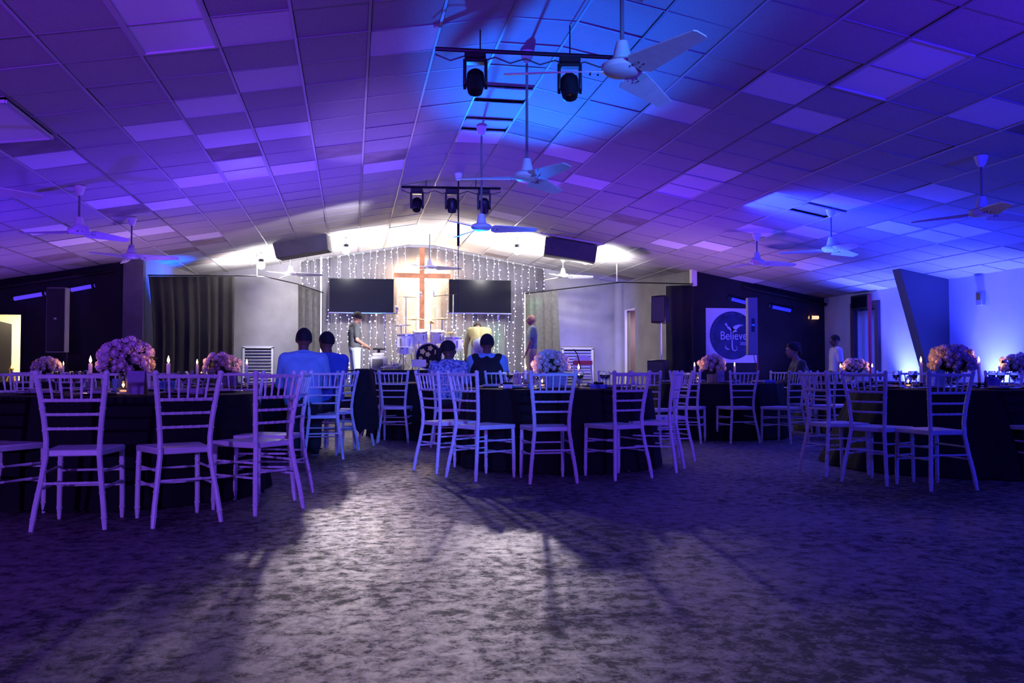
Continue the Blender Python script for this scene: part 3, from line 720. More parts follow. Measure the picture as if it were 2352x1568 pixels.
for i, (c, rod, ang, lab) in enumerate(fl_lab):
    if c[0] is None: p = Vector((XR, c[1], ZR))
    elif i == 12: p = Vector((-1.7, 20.4, zc(-1.7)))
    else: p = atc(*c)
    if not rod:
        d = p.dot(Vector((HF.x, HF.y, 0))); hz = at(c[0], HUBY[i], D=d).z if i != 12 else p.z-.35
        rod = max(.3, p.z-hz)
    t = make_fan(rod, .74 if i == 0 else .70); t.location = p; t.rotation_euler = (0, 0, R(ang)-TH)
    tag(t, lab, 'fan', 'three-bladed ceiling fans')
# bare rod with a hanging microphone cable on the ridge
p = atc(1053, 398); t = thing('hanging_rod', 'dark bare rod hanging from the ridge with a thin cable below it', 'rod', p)
d4 = p.dot(HF)
MB().lathe([(.02, -.12), (.045, -.09), (.07, -.01), (.065, 0)], n=16).build('canopy', white, t)
zb, zm = at(1054, 562, D=d4).z-p.z, at(1054, 715, D=d4).z-p.z
MB().cyl((0, 0, -.1), (0, 0, zb), .011, n=8).cyl((0, 0, zb+.35), (0, 0, zb-.02), .02, n=8).build('rod', blackm, t)
MB().cyl((0, 0, zb), (0, 0, zm), .005, n=6).build('cable', blackp, t)
# ---- light bars with moving heads
def light_bar(px0, px1, py, dep, heads, lab, hlab):
    a, b = at(px0, py, D=dep), at(px1, py+(4 if dep > 10 else 20), D=dep); m = (a+b)/2
    t = thing('light_bar', lab, 'light bar', m)
    MB().tube([a-m, b-m], .02, 8).build('bar', blackm, t)
    for s in (a, b):
        s2 = s+(m-s)*.5; MB().tube([s2-m, (s2.x-m.x, s2.y-m.y, zc(s2.x)-m.z)], .006, 6).build('hanger', blackm, t)
    cb = [(a-m)+((b-m)-(a-m))*k/12+Vector((0, 0, -.05-.05*math.sin(k*1.6)**2)) for k in range(13)]
    MB().tube(cb, .007, 6).build('cable', blackp, t)
    for (px, tilt, l2) in heads:
        k = (px-px0)/(px1-px0); q = a+(b-a)*k
        h = thing('moving_head_light', l2, 'stage light', q-Vector((0, 0, .015)), -TH, hlab)
        MB().box((0, 0, -.045), (.19, .16, .06)).build('base', blackp, h, bev=.01)
        y = MB()
        for s in (-1, 1): y.prism([(-.035, -.07), (.035, -.07), (.045, -.30), (0, -.34), (-.045, -.30)], s*.095-.014, s*.095+.014, 'x')
        y.box((0, 0, -.085), (.2, .09, .03)); y.build('yoke', blackp, h, bev=.004)
        hd = thing('x', '', '', (0, 0, 0)) if False else None
        M = Matrix.Translation((0, 0, -.26)) @ Matrix.Rotation(R(tilt), 4, 'X')
        mb = MB().lathe([(.0, .11), (.05, .105), (.078, .07), (.08, -.06), (.072, -.10), (.066, -.13), (.055, -.135), (0, -.12)], n=20, cap=False)
        mb.v = [tuple(M @ Vector(v)) for v in mb.v]; mb.build('head', blackp, h)
        mb = MB().lathe([(0, -.136), (.052, -.132), (.052, -.126), (0, -.12)], n=18, cap=False); mb.v = [tuple(M @ Vector(v)) for v in mb.v]; mb.build('lens', glass, h)
light_bar(1000, 1412, 112, 7.75, [(1092, -25, 'left moving head light on the near bar'), (1308, -20, 'right moving head light on the near bar')], 'near black light bar under the ridge with two moving heads', 'moving heads on the near bar')
light_bar(922, 1150, 429, 14.0, [(958, -35, 'left moving head light on the far bar'), (1038, 15, 'middle moving head light on the far bar'), (1112, 35, 'right moving head light on the far bar')], 'far black light bar under the ridge with three moving heads', 'moving heads on the far bar')
# ---- drop-in light panels
for (n, k), q in LAMPS.items():
    if q is None: continue
    x = XR+T*n; y = Y00+T*(k+1); ang = math.atan(SL)*(1 if n > 0 else -1)
    nm = {372: 'large unlit light panel at the upper left of the ceiling', 556: 'small unlit light panel in the left ceiling slope', 2085: 'large unlit light panel at the upper right of the ceiling', 1615: 'unlit light panel in the middle of the right ceiling slope', 2130: 'unlit light panel low on the right ceiling slope near the wall', 15: 'tilted light panel at the left picture edge with a dark gap'}[q[0]]
    t = thing('ceiling_light', nm, 'ceiling light', (x, y, zc(x)+(.0 if q[0] != 15 else -.03)), 0, 'drop-in ceiling light panels', (0, ang+(.05 if q[0] == 15 else 0), 0))
    fr = MB(); w, l = T/2-.015, T-.015
    for s in (-1, 1): fr.box((s*w, 0, .005), (.03, 2*l, .03)).box((0, s*l, .005), (2*w, .03, .03))
    fr.build('frame', gridm, t, False)
    MB().ball((0, 0, .012), (w*.98, l*.98, .035), 24, 6).build('diffuser', diffm, t) if False else MB().box((0, 0, .008), (2*w-.02, 2*l-.02, .012)).build('diffuser', diffm, t, False)

# ================================================================== STAGE WALL: backdrop, cross, screens, lights
bx0, bx1 = at(690, 700, Y=21.35).x, at(1250, 700, Y=21.35).x
def pleated(name, m, pts, z0, ztops, depth=.03, step=.05, parent=None, seed=0, gather=None):
    # a hanging cloth along a polyline; ztops one height per point; gather narrows it downwards
    rnd = random.Random(seed); P = [Vector((p[0], p[1], 0)) for p in pts]; seg = [(P[i+1]-P[i]).length for i in range(len(P)-1)]; L = sum(seg)
    n = int(L/step)*2; rows = 9; vs = []; ph = [rnd.uniform(0, 6) for _ in range(3)]
    for j in range(rows):
        f = j/(rows-1)
        for i in range(n+1):
            s = L*i/n; k = 0; a = s
            while k < len(seg)-1 and a > seg[k]: a -= seg[k]; k += 1
            q = a/seg[k]; b = P[k].lerp(P[k+1], q); zt = ztops[k]+(ztops[k+1]-ztops[k])*q
            d = (P[k+1]-P[k]).normalized(); nr = Vector((d.y, -d.x, 0))
            w = math.sin(s/step*2.1+ph[0])*.6+math.sin(s/step*.9+ph[1])*.5+math.sin(s/step*3.7+ph[2])*.25
            o = b+nr*depth*w*(.45+.55*(1-f))
            if gather: o = o+d*gather(i/n, 1-f)
            vs.append((o.x, o.y, z0+(zt-z0)*f))
    fs = [(j*(n+1)+i, j*(n+1)+i+1, (j+1)*(n+1)+i+1, (j+1)*(n+1)+i) for j in range(rows-1) for i in range(n)]
    o = MB().add(vs, fs).build(name, m, parent)
    sm = o.modifiers.new('thickness', 'SOLIDIFY'); sm.thickness = .006
    return o
bd = pleated('backdrop', mat('charcoal_backdrop', (.11, .105, .115), .9, nz=.15, sc=6), [(bx0, 21.42), (XR-.4, 21.42), (XR+.4, 21.42), (bx1, 21.42)], .45, [zc(bx0)-.05, ZR-.1, ZR-.1, zc(bx1)-.05], .02, .09)
tag(bd, 'charcoal pleated backdrop behind the fairy lights, filling the gable of the stage', 'backdrop')
# fairy light strings
bulb_m = mat('fairy_bulb', (.7, .7, 1), .4, emit=(.60, .56, 1), es=26); wire_m = mat('clear_wire', (.4, .4, .45), .4)
RF = random.Random(11)
xs = [690+(1245-690)*k/35 for k in range(36)]; SN = 0
O1 = 'first second third fourth fifth sixth seventh eighth ninth tenth eleventh twelfth thirteenth fourteenth fifteenth sixteenth seventeenth eighteenth nineteenth twentieth'.split()
ORD = O1+['twenty-'+o for o in O1[:9]]+['thirtieth']+['thirty-'+o for o in O1[:9]]
for k, px in enumerate(xs):
    px += RF.uniform(-5, 5); x = at(px, 700, Y=21.3).x; zt = zc(x)-.05; zb = RF.uniform(.5, .7)
    if px < 745 and k < 4: zb = at(px, 655+(px-690)*.35, Y=21.3).z
    tv = 755 < px < 905 or 1031 < px < 1176; xc = 940 < px < 990
    if xc: continue
    SN += 1; nm = ORD[SN-1]+' fairy light string from the left, '+('above and below the left screen' if 755 < px < 905 else 'above and below the right screen' if tv else 'beside the glowing cross' if 905 <= px <= 1031 else 'left of both screens' if px < 755 else 'right of both screens')
    t = thing('fairy_light_string', nm, 'string lights', (x, 21.28, 0), 0, 'fairy lights over the backdrop')
    pts = [(0, .1, zc(x)-.004)]; z = zt-.06; sway = RF.uniform(0, 6)
    while z > zb: pts.append((.02*math.sin(z*3+sway), .01*math.cos(z*5), z)); z -= .12
    MB().tube(pts, .0035, 4).build('wire', wire_m, t)
    mb = MB(); z = zt-.03
    while z > zb:
        big = RF.random() < .16
        if not (tv and 1.55 < 0):
            mb.ball((.02*math.sin(z*3+sway)+RF.uniform(-.035, .035), -.012, z), .015 if big else .009, 6, 4)
        z -= RF.uniform(.07, .17)
    mb.build('bulb', bulb_m, t, kind='stuff')
# screens
def tv(px0, px1, py0, py1, lab, seed):
    a, b = at(px0, py0, Y=21.0), at(px1, py1, Y=21.0); c = (a+b)/2; w, h = b.x-a.x, a.z-b.z
    t = thing('television', lab, 'television', (c.x, 21.05, c.z), 0, 'wall screens beside the cross')
    MB().box((0, .03, 0), (w, .06, h)).build('casing', blackp, t, bev=.006)
    MB().box((0, -.002, .01), (w-.03, .006, h-.045)).build('screen_panel', screen, t, False)
    MB().box((0, -.003, -h/2+.008), (w, .012, .016)).build('lower_trim', chrome, t, False)
    MB().box((0, .20, 0), (.5, .30, .3)).build('wall_bracket', blackm, t, False)
tv(755, 905, 637, 720, 'dark wall screen left of the cross', 1); tv(1031, 1176, 640, 721, 'dark wall screen right of the cross', 2)
# cross with warm backlighting
cxa, cxb = at(905, 634, Y=21.1), at(1035, 634, Y=21.1); cx = at(969, 634, Y=21.1).x
ctop, cbot = at(969, 568, Y=21.1).z, at(969, 772, Y=21.1).z; cz0, cz1 = at(969, 640, Y=21.1).z, at(969, 627, Y=21.1).z
t = thing('wooden_cross', 'tall reddish wooden cross with warm lights glowing behind it, above the drum kit', 'cross', (cx, 21.1, 0))
MB().box((0, 0, (ctop+cbot)/2), (.125, .05, ctop-cbot)).build('upright', wood, t, bev=.004)
MB().box(((cxa.x+cxb.x)/2-cx, -.01, (cz0+cz1)/2), (cxb.x-cxa.x, .05, .12)).build('crossbar', wood, t, bev=.004)
MB().box((0, .16, 2.6), (.06, .27, .06)).build('wall_mount', blackm, t, False)
led = mat('warm_led', (1, .85, .6), .5, emit=(1, .70, .36), es=170)
for s in (-1, 1):
    MB().box((s*.10, .05, (ctop+cbot)/2-.1), (.03, .02, ctop-cbot-.3)).build('led_strip', led, t, False)
    MB().box(((cxa.x+cxb.x)/2-cx, .05, (cz0+cz1)/2+s*.10), (cxb.x-cxa.x-.06, .02, .03)).build('led_strip', led, t, False)
# curtains and their rods
def rod(name, pts, lab, posts=()):
    t = thing(name, lab, 'curtain rod', (0, 0, 0)); MB().tube(pts, .014, 8).build('rod', blackm, t)
    for p in posts: MB().tube([p, (p[0], p[1], zc(p[0]))], .012, 6).build('hanger', mat('white_pipe', (.8, .8, .8), .4), t)
q0, q1 = at(340, 632, Y=17.62), at(600, 633, D=18.6); q2 = at(683, 652, D=20.0); q3 = at(742, 672, D=20.7)
rod('curtain_rod', [q0, q1, q2, q3], 'dark rod carrying the black left curtain and the grey one beside it', [at(590, 633, D=18.6)])
c1 = at(540, 633, D=18.45)
cu = pleated('curtain', drape, [(q0.x, q0.y), (c1.x, c1.y)], .02, [q0.z-.02, c1.z-.02], .045, .075, seed=3, gather=lambda u, f: (-.10*(1-u)*0+.10*math.sin(f*3.1)*(1-u)*1.2))
tag(cu, 'wide black curtain left of the stage, dark and floor length', 'curtain', 'stage curtains')
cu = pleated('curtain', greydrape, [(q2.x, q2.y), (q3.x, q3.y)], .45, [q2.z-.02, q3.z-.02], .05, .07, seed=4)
tag(cu, 'grey-lit curtain at the left end of the fairy light backdrop', 'curtain', 'stage curtains')
p0, p1, p2, p3 = at(1592, 652, Y=17.62), at(1425, 648, D=19.6), at(1280, 665, D=20.3), at(1206, 674, D=20.8)
rod('curtain_rod', [p0, p1, p2, p3], 'dark rod carrying the right stage curtains, ending at the black wall', [at(1417, 646, D=19.6)])
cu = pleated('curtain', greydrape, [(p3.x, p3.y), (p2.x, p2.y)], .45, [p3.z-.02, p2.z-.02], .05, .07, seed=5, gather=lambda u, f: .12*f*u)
tag(cu, 'grey-lit curtain behind the man in the polo shirt', 'curtain', 'stage curtains')
d0 = at(1530, 652, D=18.6)
cu = pleated('curtain', drape, [(d0.x, d0.y), (p0.x-.02, p0.y)], .02, [d0.z-.04, p0.z-.02], .045, .075, seed=6)
tag(cu, 'black curtain at the right of the stage beside the black wall', 'curtain', 'stage curtains')
for px, y0, lab in ((738, 590, 'white upright pipe at the left edge of the backdrop'), (1206, 672, 'pale upright pipe at the right edge of the backdrop')):
    a = at(px, y0, Y=21.15); o = MB().cyl((0, 0, 0), (0, 0, a.z-.45), .02, n=10).build('pipe', mat('white_pipe', (.8, .8, .8), .4)); o.location = (a.x, a.y, .45); tag(o, lab, 'pipe')
# louvred vents of wall_back
def vent(px0, px1, py0, lab, m):
    a, b = at(px0, py0, Y=21.55), at(px1, py0, Y=21.55); w = b.x-a.x; z1 = a.z; z0 = z1-1.0
    t = thing('louvred_vent', lab, 'vent', ((a.x+b.x)/2, 21.55, z0), 0, 'louvred vents in the stage wall')
    H = z1-z0
    fr = MB().box((-w/2, 0, H/2), (.05, .08, H)).box((w/2, 0, H/2), (.05, .08, H)).box((0, 0, H), (w+.05, .08, .05)).box((0, 0, 0), (w+.05, .08, .05)); fr.build('frame', m, t, False)
    MB().box((0, .03, H/2), (w, .01, H)).build('dark_back', blackw, t, False)
    for k in range(12): MB().box((0, -.01, .06+k*(H-.1)/12+.02), (w-.05, .07, .012), (R(-35), 0, 0)).build('slat', m, t, False)
vent(560, 626, 797, 'louvred vent in the grey wall right of the black curtain', whitew)
vent(1292, 1360, 800, 'louvred vent in the violet-lit grey wall right of the grey curtain', whitew)
# hanging black cabinets with the flood lights behind them
bulbw = mat('flood_bulb', (1, 1, 1), .4, emit=(1, .97, .96), es=55)
def cabinet(c0, c1, c2, c3, dep, lab, split):
    P = [at(*c, D=dep) for c in (c0, c1, c2, c3)]; m = sum(P, Vector())/4
    t = thing('hanging_cabinet', lab, 'speaker cabinet', m, 0, 'cabinets hanging under the stage ceiling')
    back = HF*.45
    vs = [p-m for p in P]+[p-m+back for p in P]
    MB().add(vs, [(0, 1, 2, 3), (7, 6, 5, 4), (0, 4, 5, 1), (1, 5, 6, 2), (2, 6, 7, 3), (3, 7, 4, 0)]).build('body', mat('grey_cabinet', (.10, .095, .10), .8, nz=.2, sc=4), t, bev=.01)
    a, b = (P[0]-m), (P[1]-m); d = (b-a)
    MB().box(((a+b)/2+HF*.2+Vector((0, 0, .05))), (d.length+.25, .5, .04), (0, -math.atan2(d.z, math.hypot(d.x, d.y)), -TH)).build('mounting_shelf', whitew, t, False)
    for k in (.15, .85):
        q = a+d*k+HF*.22; MB().tube([q, (q.x, q.y, zc(q.x+m.x)-m.z)], .012, 6).build('hanger', blackm, t)
cabinet((624, 553), (749, 530), (753, 573), (634, 593), 17.6, 'dark hanging cabinet left of the cross, lit from behind by a flood light', True)
cabinet((1254, 543), (1373, 564), (1367, 602), (1250, 583), 17.6, 'dark hanging cabinet right of the cross, lit from behind by a flood light', True)
FL = ((600, 590, 18.6, 'flood light left of the left hanging cabinet'), (795, 545, 18.6, 'flood light right of the left hanging cabinet'), (1188, 553, 18.6, 'flood light left of the right hanging cabinet'), (1345, 592, 18.3, 'flood light glaring over the corner of the right hanging cabinet'))
for px, py, dep, lab in FL:
    p = at(px, py, D=dep); zt = zc(p.x); p.z = min(p.z, zt-.24)
    t = thing('flood_light', lab, 'flood light', p, -TH, 'white stage flood lights')
    MB().lathe([(.02, .05), (.05, .03), (.06, .10), (.02, .11)], n=14).build('socket', blackp, t)
    MB().tube([(0, 0, .1), (0, 0, zt-p.z)], .01, 6).build('stem', blackm, t)
    MB().ball((0, 0, -.03), .085, 14, 10).build('lamp_bulb', bulbw, t)
    spot('flood_to_stage', p+Vector((0, .12, -.05)), (p.x*.6+1, 21.3, 1.6), (1, .96, .96), 400, 120, .8, .08)
    spot('flood_to_ceiling', p+Vector((0, .1, -.30)), (p.x, p.y+.5, p.z+2), (1, .96, 1), 800, 165, .6, .08)
    if px in (795, 1188): spot('flood_to_floor', p+Vector((.02, -.15, -.06)), tuple(at(790, 1235, Z=0) if px == 795 else at(1190, 1310, Z=0)), (1, .9, .78), 1100, 4.4, 1, .1); spot('flood_to_floor', p+Vector((0, -.14, -.06)), (.35, 3.0, 0) if px == 795 else (.75, 3.5, 0), (.95, .77, .92), 950, 13, .8, .10)
# wall light bars, exit sign and small fittings
def lbar(x0, y0, x1, y1, lab, m, wl=YF-.06):
    a, b = at(x0, y0, Y=wl), at(x1, y1, Y=wl); c = (a+b)/2
    t = thing('light_tube', lab, 'tube light', c, 0, 'slanting tube lights on the black walls')
    MB().tube([a-c, b-c], .04, 10).build('tube', m, t); MB().ball(a-c, .043, 8, 6).ball(b-c, .043, 8, 6).build('end_cap', blackp, t) if False else None
    d = (b-a).normalized()
    for e_, k in ((a, 1), (b, -1)): MB().tube([e_-c, e_-c+d*k*.05], .044, 10).build('end_cap', blackp, t)
tb1 = mat('violet_tube', (.2, .15, .9), .5, emit=(.10, .05, .75), es=.8); tb2 = mat('blue_tube', (.1, .1, .9), .5, emit=(.02, .03, .65), es=.7)
lbar(26, 687, 104, 674, 'violet tube light on the left black wall, left of the column speaker', tb1)
lbar(157, 667, 217, 656, 'violet-blue tube light on the left black wall, right of the column speaker', tb1)
lbar(1674, 685, 1722, 697, 'blue tube light above the banner', tb2); lbar(1768, 703, 1820, 714, 'blue tube light on the black wall right of the column speaker', tb2)
lbar(1858, 729, 1884, 729, 'short warm tube light at the right end of the black wall', mat('warm_tube', (1, .7, .4), .5, emit=(1, .5, .2), es=1.6))
a, b = onright(1964, 694), onright(2003, 694); c = (a+b)/2
t = thing('unlit_sign_box', 'dark unlit sign box above the curtained doorway', 'sign', (XW-.06, c.y, c.z)); MB().box((0, 0, 0), (.09, a.y-b.y, .30)).build('box_body', blackp, t, bev=.01); MB().box((-.048, 0, 0), (.004, a.y-b.y-.08, .22)).build('face_panel', screen, t, False)
c = onright(2258, 685); t = thing('wall_speaker', 'small grey wall box on the blue-lit wall right of the leaning column', 'speaker', (XW-.05, c.y, c.z)); MB().box((0, 0, 0), (.08, .14, .24)).build('box_body', mat('grey_plastic', (.25, .25, .3), .6), t, bev=.01); MB().box((-.042, 0, .03), (.004, .09, .12)).build('grille', blackp, t, False)
shiny = mat('satin_blue', (.35, .42, .75), .2, sheen=.3)
cu = pleated('curtain', shiny, [(XW+.05, dA.y-.04), (XW+.05, dB.y+.06)], .02, [dtop-.03, dtop-.03], .07, .10, seed=8); tag(cu, 'shiny blue satin curtain in the doorway of the right wall', 'curtain')
a = at(1997, 676, D=14.6); o = MB().cyl((0, 0, 0), (0, 0, a.z), .03, n=10).build('pole', mat('red_pole', (.6, .05, .06), .5)); o.location = (a.x, a.y, 0); tag(o, 'thin red pole standing in front of the curtained doorway', 'pole')
for k, (x, y) in enumerate(((10.08, 14.8), (10.08, 12.5), (10.08, 10.3), (10.08, 7.6))):
    t = thing('uplight', ('uplight on the floor left of the leaning column', 'uplight on the floor right of the leaning column', 'uplight on the floor near the right picture edge', 'uplight on the floor past the right picture edge')[k], 'uplight', (x, y, 0), 0, 'floor uplights along the right wall')
    MB().lathe([(.08, .04), (.09, .06), (.09, .17), (.075, .18), (.07, .12), (0, .11)], n=18, cap=False).build('housing', blackp, t); MB().box((0, 0, .02), (.16, .2, .03)).build('foot', blackm, t)
# ---- column speakers, pole speaker, subwoofer
def colsp(px0, px1, py0, py1, dep, lab, front, side, flip):
    a, b = at(px0, py0, D=dep), at(px1, py1, D=dep); w = (b-a).dot(HR); h = a.z-b.z; c = (a+b)/2
    t = thing('column_speaker', lab, 'speaker', (c.x, c.y, b.z), -TH, 'column speakers beside the stage')
    MB().box((0, .08, h/2), (w, .16, h)).build('cabinet', side, t, bev=.006)
    MB().box((0, -.003, h/2), (w-.02, .008, h-.03)).build('grille', front, t, False)
    MB().box((0, -.008, h*.52), (.06, .006, .24)).build('badge_slot', blackp, t, False); MB().box((0, -.012, h*.52), (.05, .006, .03)).build('handle', chrome, t, False)
    MB().tube([(w*.55, .05, 0), (w*.55, .05, -b.z)], .014, 8).build('stand_pole', mat('red_pole', (.6, .05, .06), .5) if flip else blackm, t)
    MB().tube([(w*.2, .1, .02), (w*.45, .1, -.2), (w*.5, .1, -.5)], .006, 6).build('cable', blackp, t)
colsp(1718, 1741, 683, 815, 15.5, 'tall grey column speaker standing in front of the right side of the banner', mat('grey_plastic', (.25, .25, .3), .6), mat('grey_plastic', (.25, .25, .3), .6), True)
colsp(107, 148, 660, 809, 15.5, 'tall black column speaker in front of the left black wall', blackp, mat('pale_grey', (.32, .31, .3), .6), False)
def spk(px, w, z0, z1, dep, lab, name='loudspeaker'):
    p = fl(px, dep, z0); t = thing(name, lab, 'speaker', p, -TH-.5); h = z1-z0
    MB().prism([(-w/2, .0), (w/2, .0), (w*.38, .38), (-w*.38, .38)], 0, h).build('cabinet', blackp, t, bev=.012)
    MB().box((0, -.004, h/2), (w-.05, .012, h-.06)).build('grille', mat('grey_grille', (.11, .105, .1), .7, nz=.3, sc=150), t, False)
    return t
zt, zb = at(1515, 678, D=17).z, at(1515, 741, D=17).z
t = spk(1512, .30, zb, zt, 17, 'black loudspeaker raised on a pole in front of the right black curtain')
MB().cyl((0, .17, 0), (0, .17, -(zb-.8)), .018, n=10).build('pole', mat('white_pipe', (.8, .8, .8), .4), t)
t = spk(1506, .36, .0, at(1510, 826, D=16.8).z, 16.8, 'black subwoofer on the floor below the pole-mounted loudspeaker', 'subwoofer')
MB().ball((0, -.01, .45), (.12, .01, .12), 16, 8).build('driver', blackm, t)
# ---- banner
a, b = at(1621, 707, Y=17.79), at(1740, 833, Y=17.79); w, h = (b.x-a.x), (a.z-b.z)
t = thing('banner', 'white square banner with a dark round emblem reading Believe 2023 on the black wall', 'banner', ((a.x+b.x)/2, 17.792, (a.z+b.z)/2))
MB().box((0, 0, 0), (w, .012, h)).build('sheet', mat('banner_cloth', (.62, .60, .66), .7), t, False)
navy = mat('navy_print', (.02, .03, .12), .6, nz=.5, sc=4); ink = mat('silver_print', (.5, .52, .62), .5)
rr = w*.44; ccx = w*.01
MB().lathe([(0, 0), (rr, 0), (rr, .004), (0, .004)], n=64, cap=False).build('emblem_disc', navy, t).rotation_euler = (math.pi/2, 0, 0)
[c for c in kids(t) if c.name.startswith('emblem')][0].location = (ccx, -.007, 0)
def text(s, size, x, z, parent, m, rot=0, y=-.016, sx=1, name='lettering'):
    cu = bpy.data.curves.new('lettering', 'FONT'); cu.body = s; cu.size = size; cu.align_x = 'CENTER'; cu.extrude = .0015
    o = bpy.data.objects.new('lettering', cu); COL.objects.link(o)
    dg = bpy.context.evaluated_depsgraph_get(); me = bpy.data.meshes.new_from_object(o.evaluated_get(dg)); bpy.data.objects.remove(o)
    me.materials.clear(); me.materials.append(m)
    q = link(name, me, parent, None, (x, y, z), (math.pi/2, rot, 0)); q.scale = (sx, 1, 1); return q
text('Believe', rr*.50, ccx+rr*.05, -rr*.17, t, ink, sx=.84); text('2023', rr*.18, ccx+rr*.50, -rr*.39, t, ink)
ring = "KING'S DAUGHTERS   UNITED   OF   THE"
for i, ch in enumerate(ring):
    if ch == ' ': continue
    g = math.pi*1.08-i/len(ring)*math.pi*.90; text(ch, rr*.12, ccx+rr*.87*math.cos(g), rr*.87*math.sin(g), t, mat('dim_print', (.10, .09, .25), .5), rot=-(g-math.pi/2))
sw = MB()
P_ = [(-.33, -.42), (-.30, -.52), (-.22, -.57), (-.12, -.57)]
sw.tube([(ccx+rr*x, -.014, rr*z) for x, z in P_], [.004, .012, .012, .004], 6)
sw.tube([(ccx+rr*x, -.014, rr*z) for x, z in ((-.02, -.18), (-.02, -.45), (.0, -.58), (.10, -.64), (.19, -.58), (.20, -.48), (.12, -.44))], [.012, .014, .014, .010, .007, .005, .003], 6); sw.build('swash', ink, t, kind='stuff')
MB().prism([(ccx+rr*x, rr*z) for x, z in ((0, .30), (.07, .40), (.28, .46), (.50, .44), (.32, .38), (.16, .24), (.20, .16), (.06, .14), (-.02, .22), (-.12, .34), (-.28, .44), (-.22, .30), (-.06, .18))][::-1], -.018, -.014, 'y').build('eagle_print', ink, t, False)
MB().prism([(ccx+rr*(-.28+x), rr*(.46+z)) for x, z in ((0, .09), (.02, .02), (.09, 0), (.02, -.02), (0, -.09), (-.02, -.02), (-.09, 0), (-.02, .02))], -.018, -.014, 'y').build('star_print', ink, t, False)

# ---- drum kit on the riser and other stage gear
white_shell = mat('white_shell', (.85, .85, .9), .2); head_m = mat('drum_head', (.9, .9, .92), .35)
SD = 19.0
def onstage(px, dep, z): p = fl(px, dep, z); return p
def drum(px, zc_, r, h, lab, tilt=0, legs=3, dep=SD, base=RIS):
    p = onstage(px, dep, base); t = thing('drum', lab, 'drum', p, -TH, 'drums of the kit')
    k = zc_-base; M = Matrix.Translation((0, 0, k)) @ Matrix.Rotation(R(tilt), 4, 'X')
    def put(mb, n, m): mb.v = [tuple(M @ Vector(v)) for v in mb.v]; mb.build(n, m, t)
    put(MB().lathe([(r, -h/2), (r, h/2)], n=24), 'shell', white_shell)
    put(MB().lathe([(r+.008, h/2-.02), (r+.012, h/2-.005), (r+.008, h/2+.008), (r-.01, h/2+.006), (0, h/2+.002)], n=24, cap=False), 'head', head_m)
    put(MB().lathe([(r, h/2-.03), (r+.014, h/2-.028), (r+.014, h/2-.01), (r, h/2-.008)], n=24, cap=False), 'rim', chrome)
    lg = MB()
    for i in range(6): a = i*math.pi/3; lg.box((1.03*r*math.cos(a), 1.03*r*math.sin(a), 0), (.02, .02, h*.5), (0, 0, a))
    lg.v = [tuple(M @ Vector(v)) for v in lg.v]; lg.build('lug', chrome, t, kind='stuff')
    for i in range(legs):
        a = i*2.094+.4; MB().tube([(r*.8*math.cos(a), r*.8*math.sin(a), k-h*.3), (r*1.15*math.cos(a), r*1.15*math.sin(a), .0)], .010, 6).build('leg', chrome, t)
drum(965, at(965, 773, D=SD).z, .155, .26, 'left white rack tom above the bass drum', 14, 3); drum(1004, at(1004, 773, D=SD).z, .15, .25, 'right white rack tom above the bass drum', 14, 3)
drum(933, at(933, 787, D=SD).z, .20, .36, 'white floor tom left of the bass drum', 0, 3); drum(1042, at(1042, 790, D=SD).z, .18, .30, 'white floor tom half behind the woman at the right of the kit', 0, 3)
drum(930, at(930, 806, D=SD).z, .16, .14, 'shallow white snare drum low at the left of the kit', 4, 3, SD-.5)
p = onstage(985, 18.2, RIS); br = .27
t = thing('bass_drum', 'bass drum with a black front head covered in yellow paper flowers', 'drum', p, -TH)
kz = br+.04
def bd_put(mb, n, m, **k): mb.v = [tuple(Matrix.Translation((0, 0, kz)) @ Matrix.Rotation(R(90), 4, 'X') @ Vector(v)) for v in mb.v]; return mb.build(n, m, t, **k)
bd_put(MB().lathe([(br, -.4), (br, 0)], n=36), 'shell', white_shell)
bd_put(MB().lathe([(br-.012, .002), (br+.014, .0), (br+.016, .025), (br-.008, .028)], n=36, cap=False), 'hoop', mat('pale_hoop', (.75, .62, .58), .4))
bd_put(MB().lathe([(0, .012), (br-.008, .012)], n=36, cap=False), 'front_head', mat('black_head', (.012, .010, .012), .8))
yel = mat('yellow_paper', (.95, .78, .25), .7)
for fx, fz, s in ((.03, .17, .055), (-.13, .10, .06), (.17, .09, .06), (-.02, .04, .055), (.22, .0, .05), (-.17, -.04, .045), (-.19, -.14, .06), (-.08, -.16, .06), (.04, -.11, .03), (.12, -.19, .06)):
    pts = [(fx+s*(1+.20*math.cos(5*a))*.88*math.cos(a), fz+s*(1+.20*math.cos(5*a))*.88*math.sin(a)) for a in [k*math.pi/18 for k in range(36)]]
    bd_put(MB().prism([(x, y) for x, y in pts], .014, .020), 'paper_flower', yel)
for s in (-1, 1): MB().tube([(s*.2, .1, kz-.12), (s*.32, -.03, 0)], .01, 6).build('spur', chrome, t)
def cymbal(px, py, r, lab, m, dep=SD, tilt=6):
    z = at(px, py, D=dep).z; p = onstage(px, dep, RIS); t = thing('cymbal_stand', lab, 'cymbal', p, -TH, 'cymbals of the kit'); k = z-RIS
    mb = MB().lathe([(r, 0), (r*.5, .018), (.04, .026), (.03, .04), (0, .045)], n=28, cap=False); M = Matrix.Translation((0, 0, k)) @ Matrix.Rotation(R(tilt), 4, 'Y'); mb.v = [tuple(M @ Vector(v)) for v in mb.v]; mb.build('cymbal', m, t)
    MB().cyl((0, 0, .25), (0, 0, k+.05), .010, n=8).build('pole', chrome, t)
    for i in range(3): a = i*2.094; MB().tube([(0, 0, .35), (.25*math.cos(a), .25*math.sin(a), 0)], .009, 6).build('leg', chrome, t)
cb = mat('blue_lit_bronze', (.55, .5, .75), .25, .8)
